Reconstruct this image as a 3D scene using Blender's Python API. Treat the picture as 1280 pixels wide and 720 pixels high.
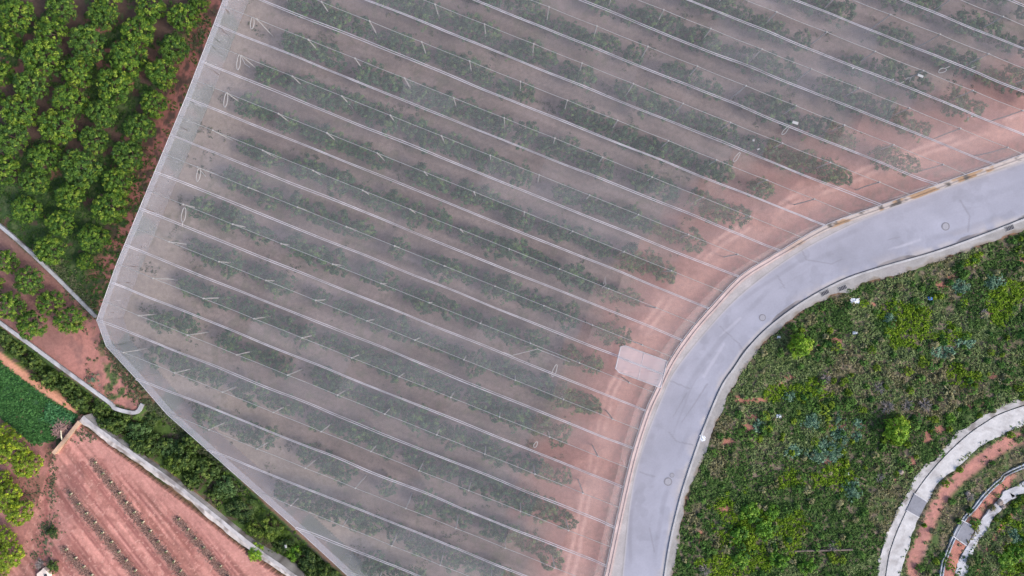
import bpy, math, random
import numpy as np
from mathutils import Vector

random.seed(7)
RNG = np.random.default_rng(11)
for o in list(bpy.data.objects):
    bpy.data.objects.remove(o)
SC = bpy.context.scene
COL = SC.collection

# ------------------------------------------------------------------ camera, sky, sun, exposure
H = 77.0            # drone height in metres
S = 0.09            # metres per photograph pixel (1280 wide) on the ground
cam = bpy.data.cameras.new("camera")
cam.sensor_width = 36.0
cam.lens = 36.0 * H / (1280 * S)
cam.clip_start = 0.5
cam.clip_end = 9000
camo = bpy.data.objects.new("camera", cam)
COL.objects.link(camo)
camo.location = (0, 0, H)
SC.camera = camo

SUN_EL, SUN_AZ = 38.0, 115.0       # azimuth clockwise from +Y (top of the picture)
world = bpy.data.worlds.new("World")
SC.world = world
world.use_nodes = True
wn = world.node_tree
sky = wn.nodes.new("ShaderNodeTexSky")
sky.sky_type = 'NISHITA'
sky.sun_disc = False
sky.sun_elevation = math.radians(SUN_EL)
sky.sun_rotation = math.radians(SUN_AZ)
sky.air_density = 1.0
sky.dust_density = 2.5
sky.ozone_density = 1.0
bg = wn.nodes["Background"]
bg.inputs[1].default_value = 0.14
wn.links.new(sky.outputs[0], bg.inputs[0])
sun = bpy.data.lights.new("sun", 'SUN')
sun.energy = 1.6
sun.angle = math.radians(16)
sun.color = (1.0, 0.93, 0.86)
suno = bpy.data.objects.new("sun", sun)
COL.objects.link(suno)
a, e = math.radians(SUN_AZ), math.radians(SUN_EL)
sd = Vector((math.sin(a) * math.cos(e), math.cos(a) * math.cos(e), math.sin(e)))
suno.rotation_euler = (-sd).to_track_quat('-Z', 'Y').to_euler()
suno.location = (60, -30, 60)
SC.view_settings.view_transform = 'Standard'
SC.view_settings.look = 'None'
SC.view_settings.gamma = 1
SC.view_settings.exposure = 1.3
SC.view_settings.use_curve_mapping = False
SC.cycles.transparent_max_bounces = 24
SC.cycles.max_bounces = 6
SC.cycles.use_denoising = True
SC.cycles.denoiser = 'OPENIMAGEDENOISE'
SC.cycles.denoising_prefilter = 'ACCURATE'

# ------------------------------------------------------------------ helpers
def P(px, py, z=0.0):
    """A photograph pixel seen at height z, as a point of the place."""
    k = S * (H - z) / H
    return ((px - 640) * k, (360 - py) * k, z)

def PN(pts, z=0.0):
    pts = np.asarray(pts, float)
    k = S * (H - z) / H
    return np.stack([(pts[:, 0] - 640) * k, (360 - pts[:, 1]) * k, np.full(len(pts), float(z)) if np.isscalar(z) else z], 1)

def tag(o, label=None, cat=None, group=None, kind=None):
    if label: o['label'] = label
    if cat: o['category'] = cat
    if group: o['group'] = group
    if kind: o['kind'] = kind
    return o

def empty(name, loc=(0, 0, 0), rz=0.0):
    o = bpy.data.objects.new(name, None)
    COL.objects.link(o)
    o.location = loc
    o.rotation_euler = (0, 0, rz)
    o.empty_display_size = 0.3
    return o

def mesh_data(name, v, f, mat, col=None, smooth=False):
    v = np.asarray(v, np.float32)
    me = bpy.data.meshes.new(name)
    if isinstance(f, np.ndarray):
        n, k = f.shape
        me.vertices.add(len(v)); me.vertices.foreach_set("co", v.ravel())
        me.loops.add(n * k); me.loops.foreach_set("vertex_index", f.astype(np.int32).ravel())
        me.polygons.add(n)
        me.polygons.foreach_set("loop_start", np.arange(0, n * k, k, dtype=np.int32))
        me.update(calc_edges=True)
        me.validate()
    else:
        me.from_pydata([tuple(map(float, p)) for p in v], [], [tuple(map(int, q)) for q in f])
        me.update()
    if col is not None:
        at = me.color_attributes.new("Col", 'FLOAT_COLOR', 'POINT')
        c = np.ones((len(v), 4), np.float32); c[:, :3] = col
        at.data.foreach_set("color", c.ravel())
    if smooth:
        me.polygons.foreach_set("use_smooth", np.ones(len(me.polygons), bool))
    me.materials.append(mat)
    return me

def link(name, me, parent=None, loc=None):
    o = bpy.data.objects.new(name, me)
    COL.objects.link(o)
    if parent is not None: o.parent = parent
    if loc is not None: o.location = loc
    return o

def mk(name, v, f, mat, parent=None, col=None, smooth=False, loc=None):
    return link(name, mesh_data(name, v, f, mat, col, smooth), parent, loc)

def copy_tree(o, parent=None):
    c = o.copy()
    COL.objects.link(c)
    c.parent = parent
    for ch in o.children:
        copy_tree(ch, c)
    return c

class MB:
    """collects quads and polygons of one part"""
    def __init__(s): s.v, s.f, s.c = [], [], []
    def add(s, v, f, c=None):
        b = len(s.v)
        s.v += [tuple(map(float, p)) for p in v]
        s.f += [tuple(b + i for i in q) for q in f]
        if c is not None: s.c += [c] * len(v)
    def box(s, cx, cy, z0, z1, lx, ly, rz=0.0, c=None, bev=0.0):
        ca, sa = math.cos(rz), math.sin(rz)
        def ring(hx, hy, z): return [(cx + x * ca - y * sa, cy + x * sa + y * ca, z) for x, y in ((-hx, -hy), (hx, -hy), (hx, hy), (-hx, hy))]
        hx, hy = lx / 2, ly / 2
        if bev:
            v = ring(hx, hy, z0) + ring(hx, hy, z1 - bev) + ring(hx - bev, hy - bev, z1)
            f = [(3, 2, 1, 0), (8, 9, 10, 11)]
            for r in (0, 4): f += [(r + i, r + (i + 1) % 4, r + 4 + (i + 1) % 4, r + 4 + i) for i in range(4)]
        else:
            v = ring(hx, hy, z0) + ring(hx, hy, z1)
            f = [(3, 2, 1, 0), (4, 5, 6, 7)] + [(i, (i + 1) % 4, 4 + (i + 1) % 4, 4 + i) for i in range(4)]
        s.add(v, f, c)
    def tube(s, pts, rad, n=6, c=None, cap=True, closed=False):
        pts = [Vector(p) for p in pts]; m = len(pts)
        rad = [rad] * m if np.isscalar(rad) else rad
        v, f = [], []
        for i, p in enumerate(pts):
            if closed: t = pts[(i + 1) % m] - pts[i - 1]
            else: t = pts[min(i + 1, m - 1)] - pts[max(i - 1, 0)]
            t.normalize()
            up = Vector((0, 0, 1)) if abs(t.z) < 0.9 else Vector((1, 0, 0))
            x = t.cross(up).normalized(); y = x.cross(t)
            for k in range(n):
                q = 2 * math.pi * k / n
                v.append(p + (x * math.cos(q) + y * math.sin(q)) * rad[i])
        for i in range(m if closed else m - 1):
            j = (i + 1) % m
            for k in range(n):
                f.append((i * n + k, i * n + (k + 1) % n, j * n + (k + 1) % n, j * n + k))
        if cap and not closed:
            f.append(tuple(range(n - 1, -1, -1))); f.append(tuple((m - 1) * n + k for k in range(n)))
        s.add(v, f, c)
    def build(s, name, mat, parent=None, loc=None, smooth=False):
        return mk(name, s.v, s.f, mat, parent, np.array(s.c) if s.c else None, smooth, loc)

def hash2(ix, iy, seed):
    n = (ix.astype(np.int64) * 374761393 + iy.astype(np.int64) * 668265263 + seed * 974634777) & 0x7fffffff
    n = ((n ^ (n >> 13)) * 1274126177) & 0x7fffffff
    return ((n ^ (n >> 16)) & 0xffff) / 65535.0

def vnoise(x, y, seed=0):
    ix, iy = np.floor(x), np.floor(y)
    fx, fy = x - ix, y - iy
    fx, fy = fx * fx * (3 - 2 * fx), fy * fy * (3 - 2 * fy)
    a = hash2(ix, iy, seed); b = hash2(ix + 1, iy, seed); c = hash2(ix, iy + 1, seed); d = hash2(ix + 1, iy + 1, seed)
    return (a * (1 - fx) + b * fx) * (1 - fy) + (c * (1 - fx) + d * fx) * fy

def fbm(x, y, sc, seed=0, oct=4):
    s, amp, tot = 0, 1.0, 0
    for o in range(oct):
        s = s + amp * vnoise(x / sc * 2 ** o, y / sc * 2 ** o, seed + o * 17)
        tot += amp; amp *= 0.55
    return s / tot

def inside(x, y, poly):
    poly = np.asarray(poly, float)
    r = np.zeros(x.shape, bool)
    for (x0, y0), (x1, y1) in zip(poly, np.roll(poly, -1, 0)):
        if y0 == y1: continue
        c = ((y0 > y) != (y1 > y)) & (x < (x1 - x0) * (y - y0) / (y1 - y0) + x0)
        r ^= c
    return r

def dist(x, y, line):
    line = np.asarray(line, float)
    d = np.full(x.shape, 1e9)
    for (x0, y0), (x1, y1) in zip(line[:-1], line[1:]):
        dx, dy = x1 - x0, y1 - y0
        t = np.clip(((x - x0) * dx + (y - y0) * dy) / (dx * dx + dy * dy + 1e-9), 0, 1)
        d = np.minimum(d, np.hypot(x - x0 - t * dx, y - y0 - t * dy))
    return d

def smooth01(x, a, b):
    t = np.clip((x - a) / (b - a), 0, 1)
    return t * t * (3 - 2 * t)

def curve(pts, n):
    """smooth chain through pts, n points evenly spaced along it"""
    p = np.asarray(pts, float)
    q = np.vstack([2 * p[0] - p[1], p, 2 * p[-1] - p[-2]])
    out = []
    for i in range(1, len(q) - 2):
        t = np.linspace(0, 1, 24, endpoint=False)[:, None]
        a, b, c, d = q[i - 1], q[i], q[i + 1], q[i + 2]
        out.append(0.5 * (2 * b + (c - a) * t + (2 * a - 5 * b + 4 * c - d) * t ** 2 + (3 * b - a - 3 * c + d) * t ** 3))
    out = np.vstack(out + [p[-1:]])
    L = np.r_[0, np.cumsum(np.hypot(*np.diff(out, axis=0).T))]
    s = np.linspace(0, L[-1], n)
    return np.stack([np.interp(s, L, out[:, 0]), np.interp(s, L, out[:, 1])], 1)

def offset(ch, d):
    """the chain moved d pixels to its right hand (in picture axes)"""
    t = np.gradient(ch, axis=0)
    t /= np.linalg.norm(t, axis=1)[:, None] + 1e-9
    return ch + np.stack([-t[:, 1], t[:, 0]], 1) * (d if np.isscalar(d) else np.asarray(d)[:, None])

def nearest_on(ch, pts):
    idx = [int(np.argmin(np.hypot(ch[:, 0] - p[0], ch[:, 1] - p[1]))) for p in pts]
    return np.array(idx)

ORD = "first second third fourth fifth sixth seventh eighth ninth tenth eleventh twelfth thirteenth fourteenth fifteenth sixteenth seventeenth eighteenth nineteenth twentieth".split()
ORD += ["twenty-" + o for o in ORD[:9]] + ["thirtieth"] + ["thirty-" + o for o in ORD[:9]]

# ------------------------------------------------------------------ materials
def mat_base(name):
    m = bpy.data.materials.new(name); m.use_nodes = True
    nt = m.node_tree
    return m, nt, nt.nodes["Principled BSDF"]

def nd(nt, t, **kw):
    n = nt.nodes.new(t)
    for k, v in kw.items(): setattr(n, k, v)
    return n

def noise_col(nt, col_socket, scale, amt, detail=6, rough=0.65, seed=0.0, stretch=None):
    """multiply a colour by noise; returns colour socket"""
    tc = nd(nt, "ShaderNodeTexCoord")
    src = tc.outputs["Object"]
    mp = nd(nt, "ShaderNodeMapping"); mp.inputs[1].default_value = (seed, seed * 2.3, seed * .7)
    if stretch: mp.inputs[3].default_value = stretch
    nt.links.new(src, mp.inputs[0])
    nz = nd(nt, "ShaderNodeTexNoise"); nz.inputs["Scale"].default_value = scale
    nz.inputs["Detail"].default_value = detail; nz.inputs["Roughness"].default_value = rough
    nt.links.new(mp.outputs[0], nz.inputs["Vector"])
    mr = nd(nt, "ShaderNodeMapRange")
    mr.inputs[1].default_value = 0.25; mr.inputs[2].default_value = 0.75
    mr.inputs[3].default_value = 1 - amt; mr.inputs[4].default_value = 1 + amt
    nt.links.new(nz.outputs["Fac"], mr.inputs[0])
    mx = nd(nt, "ShaderNodeMix", data_type='RGBA', blend_type='MULTIPLY')
    mx.inputs[0].default_value = 1
    nt.links.new(col_socket, mx.inputs[6]); nt.links.new(mr.outputs[0], mx.inputs[7])
    return mx.outputs[2], nz.outputs["Fac"]

def m_vert(name, rough=0.95, noises=((3.0, 0.2), (0.5, .12)), bump=0.0, spec=0.2, transl=0.0):
    m, nt, b = mat_base(name)
    a = nd(nt, "ShaderNodeAttribute", attribute_name="Col")
    c = a.outputs["Color"]; f = None
    for i, (s, am) in enumerate(noises):
        c, f = noise_col(nt, c, s, am, seed=i * 5.1)
    nt.links.new(c, b.inputs["Base Color"])
    b.inputs["Roughness"].default_value = rough
    b.inputs["Specular IOR Level"].default_value = spec
    if bump and f is not None:
        bp = nd(nt, "ShaderNodeBump"); bp.inputs["Strength"].default_value = bump; bp.inputs["Distance"].default_value = 0.14
        nt.links.new(f, bp.inputs["Height"]); nt.links.new(bp.outputs[0], b.inputs["Normal"])
    if transl:
        t = nd(nt, "ShaderNodeBsdfTranslucent"); nt.links.new(c, t.inputs[0])
        mx = nd(nt, "ShaderNodeMixShader"); mx.inputs[0].default_value = transl
        nt.links.new(b.outputs[0], mx.inputs[1]); nt.links.new(t.outputs[0], mx.inputs[2])
        nt.links.new(mx.outputs[0], nt.nodes["Material Output"].inputs[0])
    return m

def m_plain(name, col, rough=0.9, noises=((2.0, .15),), metal=0.0, spec=0.3):
    m, nt, b = mat_base(name)
    r = nd(nt, "ShaderNodeRGB"); r.outputs[0].default_value = (*col, 1)
    c = r.outputs[0]
    for i, (s, am) in enumerate(noises):
        c, f = noise_col(nt, c, s, am, seed=3 + i * 4.1)
    nt.links.new(c, b.inputs["Base Color"])
    b.inputs["Roughness"].default_value = rough; b.inputs["Metallic"].default_value = metal
    b.inputs["Specular IOR Level"].default_value = spec
    return m

def m_net(name, col, cover, var, scale=0.18, teal=0.0):
    """woven agricultural net: a fraction 'cover' of thread, the rest open"""
    m, nt, b = mat_base(name)
    out = nt.nodes["Material Output"]
    d = nd(nt, "ShaderNodeBsdfDiffuse"); tl = nd(nt, "ShaderNodeBsdfTranslucent"); tr = nd(nt, "ShaderNodeBsdfTransparent")
    d.inputs[0].default_value = (*col, 1); tl.inputs[0].default_value = (*col, 1)
    mx = nd(nt, "ShaderNodeMixShader"); mx.inputs[0].default_value = 0.3
    nt.links.new(d.outputs[0], mx.inputs[1]); nt.links.new(tl.outputs[0], mx.inputs[2])
    tc = nd(nt, "ShaderNodeTexCoord")
    mp = nd(nt, "ShaderNodeMapping"); mp.inputs[2].default_value = (0, 0, math.radians(21.8)); mp.inputs[3].default_value = (0.14, 1.5, 1)
    nt.links.new(tc.outputs["Object"], mp.inputs[0])
    n1 = nd(nt, "ShaderNodeTexNoise"); n1.inputs["Scale"].default_value = scale; n1.inputs["Detail"].default_value = 5; n1.inputs["Roughness"].default_value = .62
    nt.links.new(mp.outputs[0], n1.inputs["Vector"])
    n2 = nd(nt, "ShaderNodeTexNoise"); n2.inputs["Scale"].default_value = 1.6; n2.inputs["Detail"].default_value = 3
    nt.links.new(mp.outputs[0], n2.inputs["Vector"])
    ad = nd(nt, "ShaderNodeMath", operation='MULTIPLY_ADD'); ad.inputs[1].default_value = .35
    nt.links.new(n2.outputs["Fac"], ad.inputs[0]); nt.links.new(n1.outputs["Fac"], ad.inputs[2])
    at = nd(nt, "ShaderNodeAttribute", attribute_name="Col")
    mr = nd(nt, "ShaderNodeMapRange"); mr.inputs[1].default_value = .4; mr.inputs[2].default_value = .95
    mr.inputs[3].default_value = cover - var; mr.inputs[4].default_value = cover + var
    nt.links.new(ad.outputs[0], mr.inputs[0])
    ml = nd(nt, "ShaderNodeMath", operation='MULTIPLY', use_clamp=True)
    nt.links.new(mr.outputs[0], ml.inputs[0]); nt.links.new(at.outputs["Fac"], ml.inputs[1])
    m2 = nd(nt, "ShaderNodeMixShader")
    nt.links.new(ml.outputs[0], m2.inputs[0]); nt.links.new(tr.outputs[0], m2.inputs[1]); nt.links.new(mx.outputs[0], m2.inputs[2])
    nt.links.new(m2.outputs[0], out.inputs[0])
    return m

M = {}
M['ground'] = m_vert("ground_soil", .97, ((0.45, .14), (2.6, .22), (9.0, .16)), bump=.35)
M['road'] = m_vert("worn_asphalt", .9, ((0.25, .05), (6.0, .06)), bump=.05)
M['concrete'] = m_vert("weathered_concrete", .92, ((0.7, .14), (5.0, .12)), bump=.15)
M['leaf'] = m_vert("leaf", .62, (), spec=.25, transl=.18)
M['grass'] = m_vert("weeds", .85, (), spec=.1, transl=.15)
M['twig'] = m_plain("dry_twig", (.22, .19, .18))
M['bark'] = m_plain("bark", (.11, .08, .06), noises=((6, .3),))
M['net'] = m_net("hail_net", (.40, .385, .405), .215, .055)
M['net_open'] = m_net("open_net", (.56, .47, .455), .20, .06)
M['net_side'] = m_net("side_net", (.52, .515, .56), .34, .08, .5)
M['net_patch'] = m_net("patch_net", (.62, .57, .60), .38, .07)
M['band'] = m_plain("seam_tape", (.30, .285, .30), noises=((.25, .3), (.9, .25)))
M['wire'] = m_plain("galvanised_wire", (.30, .295, .29), .55, ((2, .15),), metal=.2)
M['pole'] = m_plain("concrete_pole", (.27, .26, .25))
M['rope'] = m_plain("white_rope", (.25, .24, .235))
M['plastic'] = m_plain("white_plastic", (.50, .52, .55), .5)
M['blue'] = m_plain("blue_plastic", (.08, .2, .5), .5)
M['iron'] = m_plain("cast_iron", (.15, .145, .16), .75, ((5, .25),))
M['lid'] = m_plain('worn_lid', (.24, .235, .26), .8)
M['dark'] = m_plain("hole_shade", (.03, .03, .035))  # near-black colour standing in for the shade inside holes
M['guard'] = m_plain("tree_guard", (.55, .50, .36))
M['timber'] = m_plain("timber", (.11, .085, .07), noises=((4, .3),))

# ------------------------------------------------------------------ the chains of the place (photograph pixels)
NET_Z = 4.9
road_l = curve([(762, 860), (778, 720), (788, 623), (802, 563), (826, 500), (846, 460), (893, 402), (930, 365), (980, 327), (1027, 299), (1090, 269), (1178, 236), (1280, 202), (1480, 130)], 420)
road_r = curve([(818, 860), (830, 720), (847, 633), (870, 560), (888, 513), (903, 480), (917, 460), (933, 437), (960, 409), (1003, 377), (1053, 350), (1100, 334), (1160, 317), (1207, 301), (1280, 273), (1480, 193)], 420)
walk_o = curve([(826, 860), (840, 720), (857, 633), (878, 572), (897, 527), (917, 484), (935, 452), (960, 425), (990, 401), (1027, 376), (1080, 357), (1127, 342), (1207, 315), (1280, 289), (1480, 212)], 420)
net_r = [(728, 840), (755, 720), (770, 650), (788, 572), (806, 515), (820, 484), (837, 449), (862, 413), (888, 383), (923, 346), (960, 322), (977, 312), (1032, 281), (1107, 254), (1147, 240), (1173, 230), (1280, 192), (1430, 137)]
net_rc = curve(net_r, 420)
net_l = [(329, -125), (279, 0), (233, 120), (183, 240), (145, 332), (121, 400), (133, 433), (171, 474), (209, 518), (320, 616), (373, 663), (435, 720), (555, 840)]
NET_POLY = net_l + net_r[0:1] + net_r[1:] + [(1430, -125)]
path1_l = curve([(1090, 860), (1107, 720), (1116, 678), (1133, 638), (1144, 616), (1164, 589), (1191, 560), (1227, 531), (1280, 507), (1480, 450)], 200)
path1_r = curve([(1112, 860), (1127, 720), (1134, 684), (1148, 649), (1160, 624), (1176, 600), (1204, 576), (1223, 561), (1250, 544), (1280, 531), (1480, 472)], 200)
path1_o = curve([(1080, 860), (1097, 710), (1104, 680), (1120, 644), (1142, 602), (1153, 584), (1182, 560), (1207, 534), (1240, 514), (1280, 497), (1480, 438)], 200)
chan_c = curve([(1160, 860), (1176, 720), (1183, 693), (1193, 669), (1204, 649), (1218, 634), (1229, 620), (1249, 601), (1280, 582), (1480, 505)], 200)
path3_l = curve([(1180, 860), (1194, 720), (1204, 689), (1218, 667), (1228, 648), (1249, 624), (1280, 602), (1480, 530)], 160)
path3_r = curve([(1195, 860), (1207, 720), (1216, 693), (1227, 671), (1245, 644), (1269, 622), (1280, 615), (1480, 545)], 160)
wall1 = [(-120, 190), (0, 283), (60, 337), (119, 396)]
wall2 = [(-120, 320), (0, 404), (70, 455), (107, 482), (137, 504), (144, 511), (169, 516), (178, 505)]
wall3 = [(99, 526), (115, 539), (180, 585), (207, 604), (250, 638), (312, 688), (357, 720), (430, 775)]
GULLY = [(-120, 330), (0, 408), (70, 459), (107, 486), (137, 509), (169, 521), (182, 508), (225, 525), (330, 630), (430, 720), (560, 840), (470, 840), (357, 715), (320, 680), (240, 610), (187, 572), (133, 538), (105, 524), (43, 478), (0, 440), (-120, 355)]
FIELD = [(99, 527), (180, 587), (250, 640), (312, 690), (357, 722), (500, 835), (-60, 835), (20, 700), (50, 620), (70, 560)]
CROP = [(-120, 420), (0, 452), (23, 470), (72, 505), (96, 519), (90, 527), (72, 537), (69, 550), (43, 556), (27, 543), (0, 520), (-120, 480)]
ORCH = [(-200, -200), (370, -200), (279, 0), (183, 240), (121, 400), (60, 335), (0, 281), (-200, 140)]
SMALL = [(-200, 200), (0, 285), (60, 340), (119, 398), (135, 440), (172, 480), (178, 505), (169, 514), (137, 502), (70, 453), (0, 402), (-200, 290)]
SCRUB = [tuple(p) for p in walk_o] + [(1480, 900), (826, 900)]
FIELD_Z, GULLY_Z = 0.6, -1.2

def strip_poly(a, b): return np.vstack([a, b[::-1]])
PATH1 = strip_poly(path1_o, path1_r)
PATH3 = strip_poly(path3_l, path3_r)
CHAN = strip_poly(offset(chan_c, -3), offset(chan_c, 3))
ROADP = strip_poly(np.vstack([net_rc[:1], road_l]), walk_o)

U0, V0 = np.array([.9284, .3714]), np.array([-.3714, .9284])
def uv(x, y): return .9284 * x + .3714 * y, -.3714 * x + .9284 * y
def xy(u, v): return .9284 * u - .3714 * v, .3714 * u + .9284 * v
_np = np.array(NET_POLY, float)
_pu, _pv = uv(_np[:, 0], _np[:, 1])
def urange(v):
    us = []
    for i in range(len(_pu)):
        j = (i + 1) % len(_pu)
        if (_pv[i] > v) != (_pv[j] > v):
            us.append(_pu[i] + (_pu[j] - _pu[i]) * (v - _pv[i]) / (_pv[j] - _pv[i]))
    return (min(us), max(us)) if len(us) >= 2 else None
def vseam(k): return -121.6 + 49.75 * k

# field rows: (x0,y0,x1,y1)
FROWS = [((118, 575), (235, 722)), ((88, 613), (180, 724)), ((82, 682), (122, 724)), ((223, 645), (290, 724))]
FDIR = np.array([.62, .785])

# ------------------------------------------------------------------ ground
def ground_height(x, y):
    """x, y in ground pixels"""
    g = inside(x, y, GULLY).astype(float)
    f = inside(x, y, FIELD).astype(float)
    n = fbm(x, y, 60, 5, 3) - .5
    h = n * .16
    dg = dist(x, y, GULLY + GULLY[:1])
    h = np.where(g > 0, h + GULLY_Z * smooth01(dg, 0, 12), h)
    df = dist(x, y, FIELD + FIELD[:1])
    dwl = dist(x, y, wall3)
    ramp = np.maximum(smooth01(df, 0, 60), 1 - smooth01(dwl, 14, 70))
    h = np.where(f > 0, h * .4 + FIELD_Z * ramp, h)
    sc = inside(x, y, SCRUB)
    h = np.where(sc, h + (fbm(x, y, 22, 9, 3) - .5) * .5 * smooth01(dist(x, y, walk_o), 0, 30), h)
    flat = (inside(x, y, strip_poly(offset(net_rc, 2), walk_o)) | inside(x, y, PATH1) | inside(x, y, PATH3) | inside(x, y, CHAN))
    h = np.where(flat, -.06, h)
    return h

def mixc(c, new, m):
    m = np.clip(m, 0, 1)[..., None]
    return c * (1 - m) + np.asarray(new) * m

RED_PATCH = [(1013, 437, 6, 4), (1026, 434, 8, 3), (1045, 425, 9, 4), (988, 472, 8, 3), (975, 478, 5, 3), (950, 500, 10, 4), (945, 521, 8, 4), (935, 535, 10, 6), (908, 552, 7, 6), (876, 668, 3, 4),
             (876, 676, 3, 3), (905, 637, 10, 5), (1160, 547, 6, 10), (1178, 536, 12, 5), (1141, 575, 4, 9), (1120, 600, 4, 4), (1215, 509, 10, 4), (1232, 506, 6, 2), (1175, 356, 9, 4), (1045, 534, 14, 3), (1078, 532, 6, 3),
             (1026, 388, 6, 4), (1190, 345, 8, 3), (1280, 327, 10, 3), (940, 500, 12, 4), (1000, 385, 6, 4), (925, 500, 8, 5), (1090, 380, 6, 3), (1120, 405, 8, 3), (1230, 392, 10, 3), (1035, 578, 6, 3), (1240, 470, 8, 3)]

def ground_color(x, y):
    n1 = fbm(x, y, 40, 21); n2 = fbm(x, y, 9, 33); n3 = fbm(x, y, 140, 41); n4 = fbm(x, y, 4, 51, 2)
    shp = x.shape + (3,)
    c = np.broadcast_to(np.array([.15, .09, .06]), shp).copy()
    c = mixc(c, [.05, .06, .025], smooth01(n1, .45, .6))
    # citrus orchard
    o = inside(x, y, ORCH)
    oc = np.broadcast_to(np.array([.07, .045, .035]), shp).copy()
    oc = mixc(oc, [.18, .08, .062], smooth01(n1, .52, .7))
    oc = mixc(oc, [.03, .055, .018], smooth01(n2 * .6 + n1 * .4 + smooth01(y, 150, 290) * .16, .48, .58))
    oc = mixc(oc, [.10, .12, .05], smooth01(n2, .6, .7) * .5)
    oc = mixc(oc, [.25, .10, .08], smooth01(-dist(x, y, net_l[:6]), -38, -12) * smooth01(n2, .35, .55))
    c = np.where(o[..., None], oc, c)
    # small orchard and path by the apex of the net
    s = inside(x, y, SMALL)
    sc = np.broadcast_to(np.array([.20, .10, .085]), shp).copy()
    sc = mixc(sc, [.30, .135, .11], smooth01(x + (n1 - .5) * 80, 60, 110) * smooth01(n2, .25, .5))
    sc = mixc(sc, [.06, .09, .03], smooth01(n2, .58, .66) * smooth01(x, 110, 140))
    sc = mixc(sc, [.14, .085, .07], smooth01(y - (x * .62 + 330), -10, -45))
    c = np.where(s[..., None], sc, c)
    # gully
    g = inside(x, y, GULLY)
    gc = mixc(np.broadcast_to(np.array([.05, .085, .02]), shp).copy(), [.07, .055, .04], smooth01(n2, .5, .62))
    c = np.where(g[..., None], gc, c)
    # orange verge beside the crop
    verge = smooth01(-dist(x, y, [(-60, 405), (0, 446), (40, 477), (75, 500), (112, 527)]), -6, -3)
    c = mixc(c, [.40, .19, .12], verge)
    # field
    f = inside(x, y, FIELD)
    left = smooth01(-(x - (y * -.02 + 75)), -20, 20)
    fc = np.broadcast_to(np.array([.325, .15, .122]), shp).copy()
    a = x * FDIR[1] - y * FDIR[0]            # across the furrows
    al = x * FDIR[0] + y * FDIR[1]
    st = fbm(a, al / 22, 4, 61, 4)
    fc = fc * (1 + (st - .5) * 1.15)[..., None] * (1 + (n1 - .5) * .35)[..., None]
    for p, q in FROWS:
        d = dist(x, y, [p, q])
        fc = mixc(fc, [.20, .105, .085], smooth01(-d + (n4 - .5) * 5 + (n2 - .5) * 4, -7.5, -3) * .75)
        aa = (x - p[0]) * FDIR[1] - (y - p[1]) * FDIR[0]
        on = (al > p[0] * FDIR[0] + p[1] * FDIR[1] - 8)
        for off in (-13, -9.5, 9, 13.5, 19):
            fc = mixc(fc, [.19, .072, .062], smooth01(-np.abs(aa - off), -2.2, -.6) * on * .85 * smooth01(fbm(a, al / 6, 12, 63, 2), .25, .5))
    fc = mixc(fc, [.24, .10, .082], smooth01(n2, .5, .66) * .7)
    fc = mixc(fc, [.17, .07, .055], smooth01(fbm(a, al / 30, 7, 65, 3), .60, .66) * .6 * smooth01(al, 480, 500))
    fc = mixc(fc, [.45, .25, .20], smooth01(fbm(x, y, 2.2, 67, 2), .72, .78) * .6)
    fc = mixc(fc, [.22, .075, .065], smooth01(-dist(x, y, [(60, 560), (58, 640), (52, 700)]), -5, -1) * .6)
    fc = mixc(fc, [.07, .09, .05], smooth01(n4, .66, .74) * smooth01(-dist(x, y, [(66, 590), (66, 650), (55, 700)]), -14, -3))
    dw = dist(x, y, wall3)
    fc = mixc(fc, [.38, .185, .155], smooth01(-dw, -26, -10) * .55)
    ll = (x < 70) & (y > 530) & ~inside(x, y, CROP)
    lc = mixc(np.broadcast_to(np.array([.26, .118, .10]), shp).copy(), [.18, .085, .065], smooth01(n1, .45, .6))
    c = np.where(ll[..., None], lc, c)
    c = np.where(f[..., None], fc, c)
    cr = inside(x, y, CROP)
    cc = mixc(np.broadcast_to(np.array([.03, .075, .028]), shp).copy(), [.20, .12, .08], smooth01(n2, .68, .74))
    c = np.where(cr[..., None], cc, c)
    # under the net: as seen through it the soil sits where the net's footprint is
    k = (H - NET_Z) / H
    poly = [(640 + (px - 640) * k, 360 + (py - 360) * k) for px, py in NET_POLY]
    nt_ = inside(x, y, poly) | inside(x, y, [tuple(p) for p in net_rc] + [(1480, -200), (330, -200), (500, 400), (600, 700)])
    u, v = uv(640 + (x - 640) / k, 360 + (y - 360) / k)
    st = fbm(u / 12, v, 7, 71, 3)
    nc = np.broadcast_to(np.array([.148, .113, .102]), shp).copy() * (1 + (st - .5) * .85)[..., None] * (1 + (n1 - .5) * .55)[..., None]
    dl = dist(x, y, [(300, -60), (230, 130), (165, 390), (230, 500), (450, 710)])
    nc = mixc(nc, [.24, .195, .16], smooth01(-dl + (n1 - .5) * 60, -110, -10) * .75)
    nc = mixc(nc, [.09, .085, .055], smooth01(n2 * .6 + n3 * .4, .54, .66) * .45)
    dr = dist(x, y, net_rc)
    pink = smooth01(-dr + (n1 - .5) * 90, -138, -66)
    nc = mixc(nc, [.195, .098, .086], pink)
    nc = mixc(nc, [.28, .15, .125], smooth01(-dr + (n2 - .5) * 50 + (n1 - .5) * 30, -70, -45) * smooth01(dr, 16, 30))
    for tr_ in (40, 49):
        nc = mixc(nc, [.42, .25, .215], smooth01(-np.abs(dr - tr_ - (n3 - .5) * 20), -3.6, -.8) * .75 * smooth01(n1, .3, .5))
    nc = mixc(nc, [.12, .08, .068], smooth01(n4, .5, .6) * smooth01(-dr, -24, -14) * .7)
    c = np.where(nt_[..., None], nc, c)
    # scrub
    s = inside(x, y, SCRUB)
    sc = mixc(np.broadcast_to(np.array([.085, .075, .045]), shp).copy(), [.05, .08, .024], smooth01(n1, .42, .58))
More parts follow.
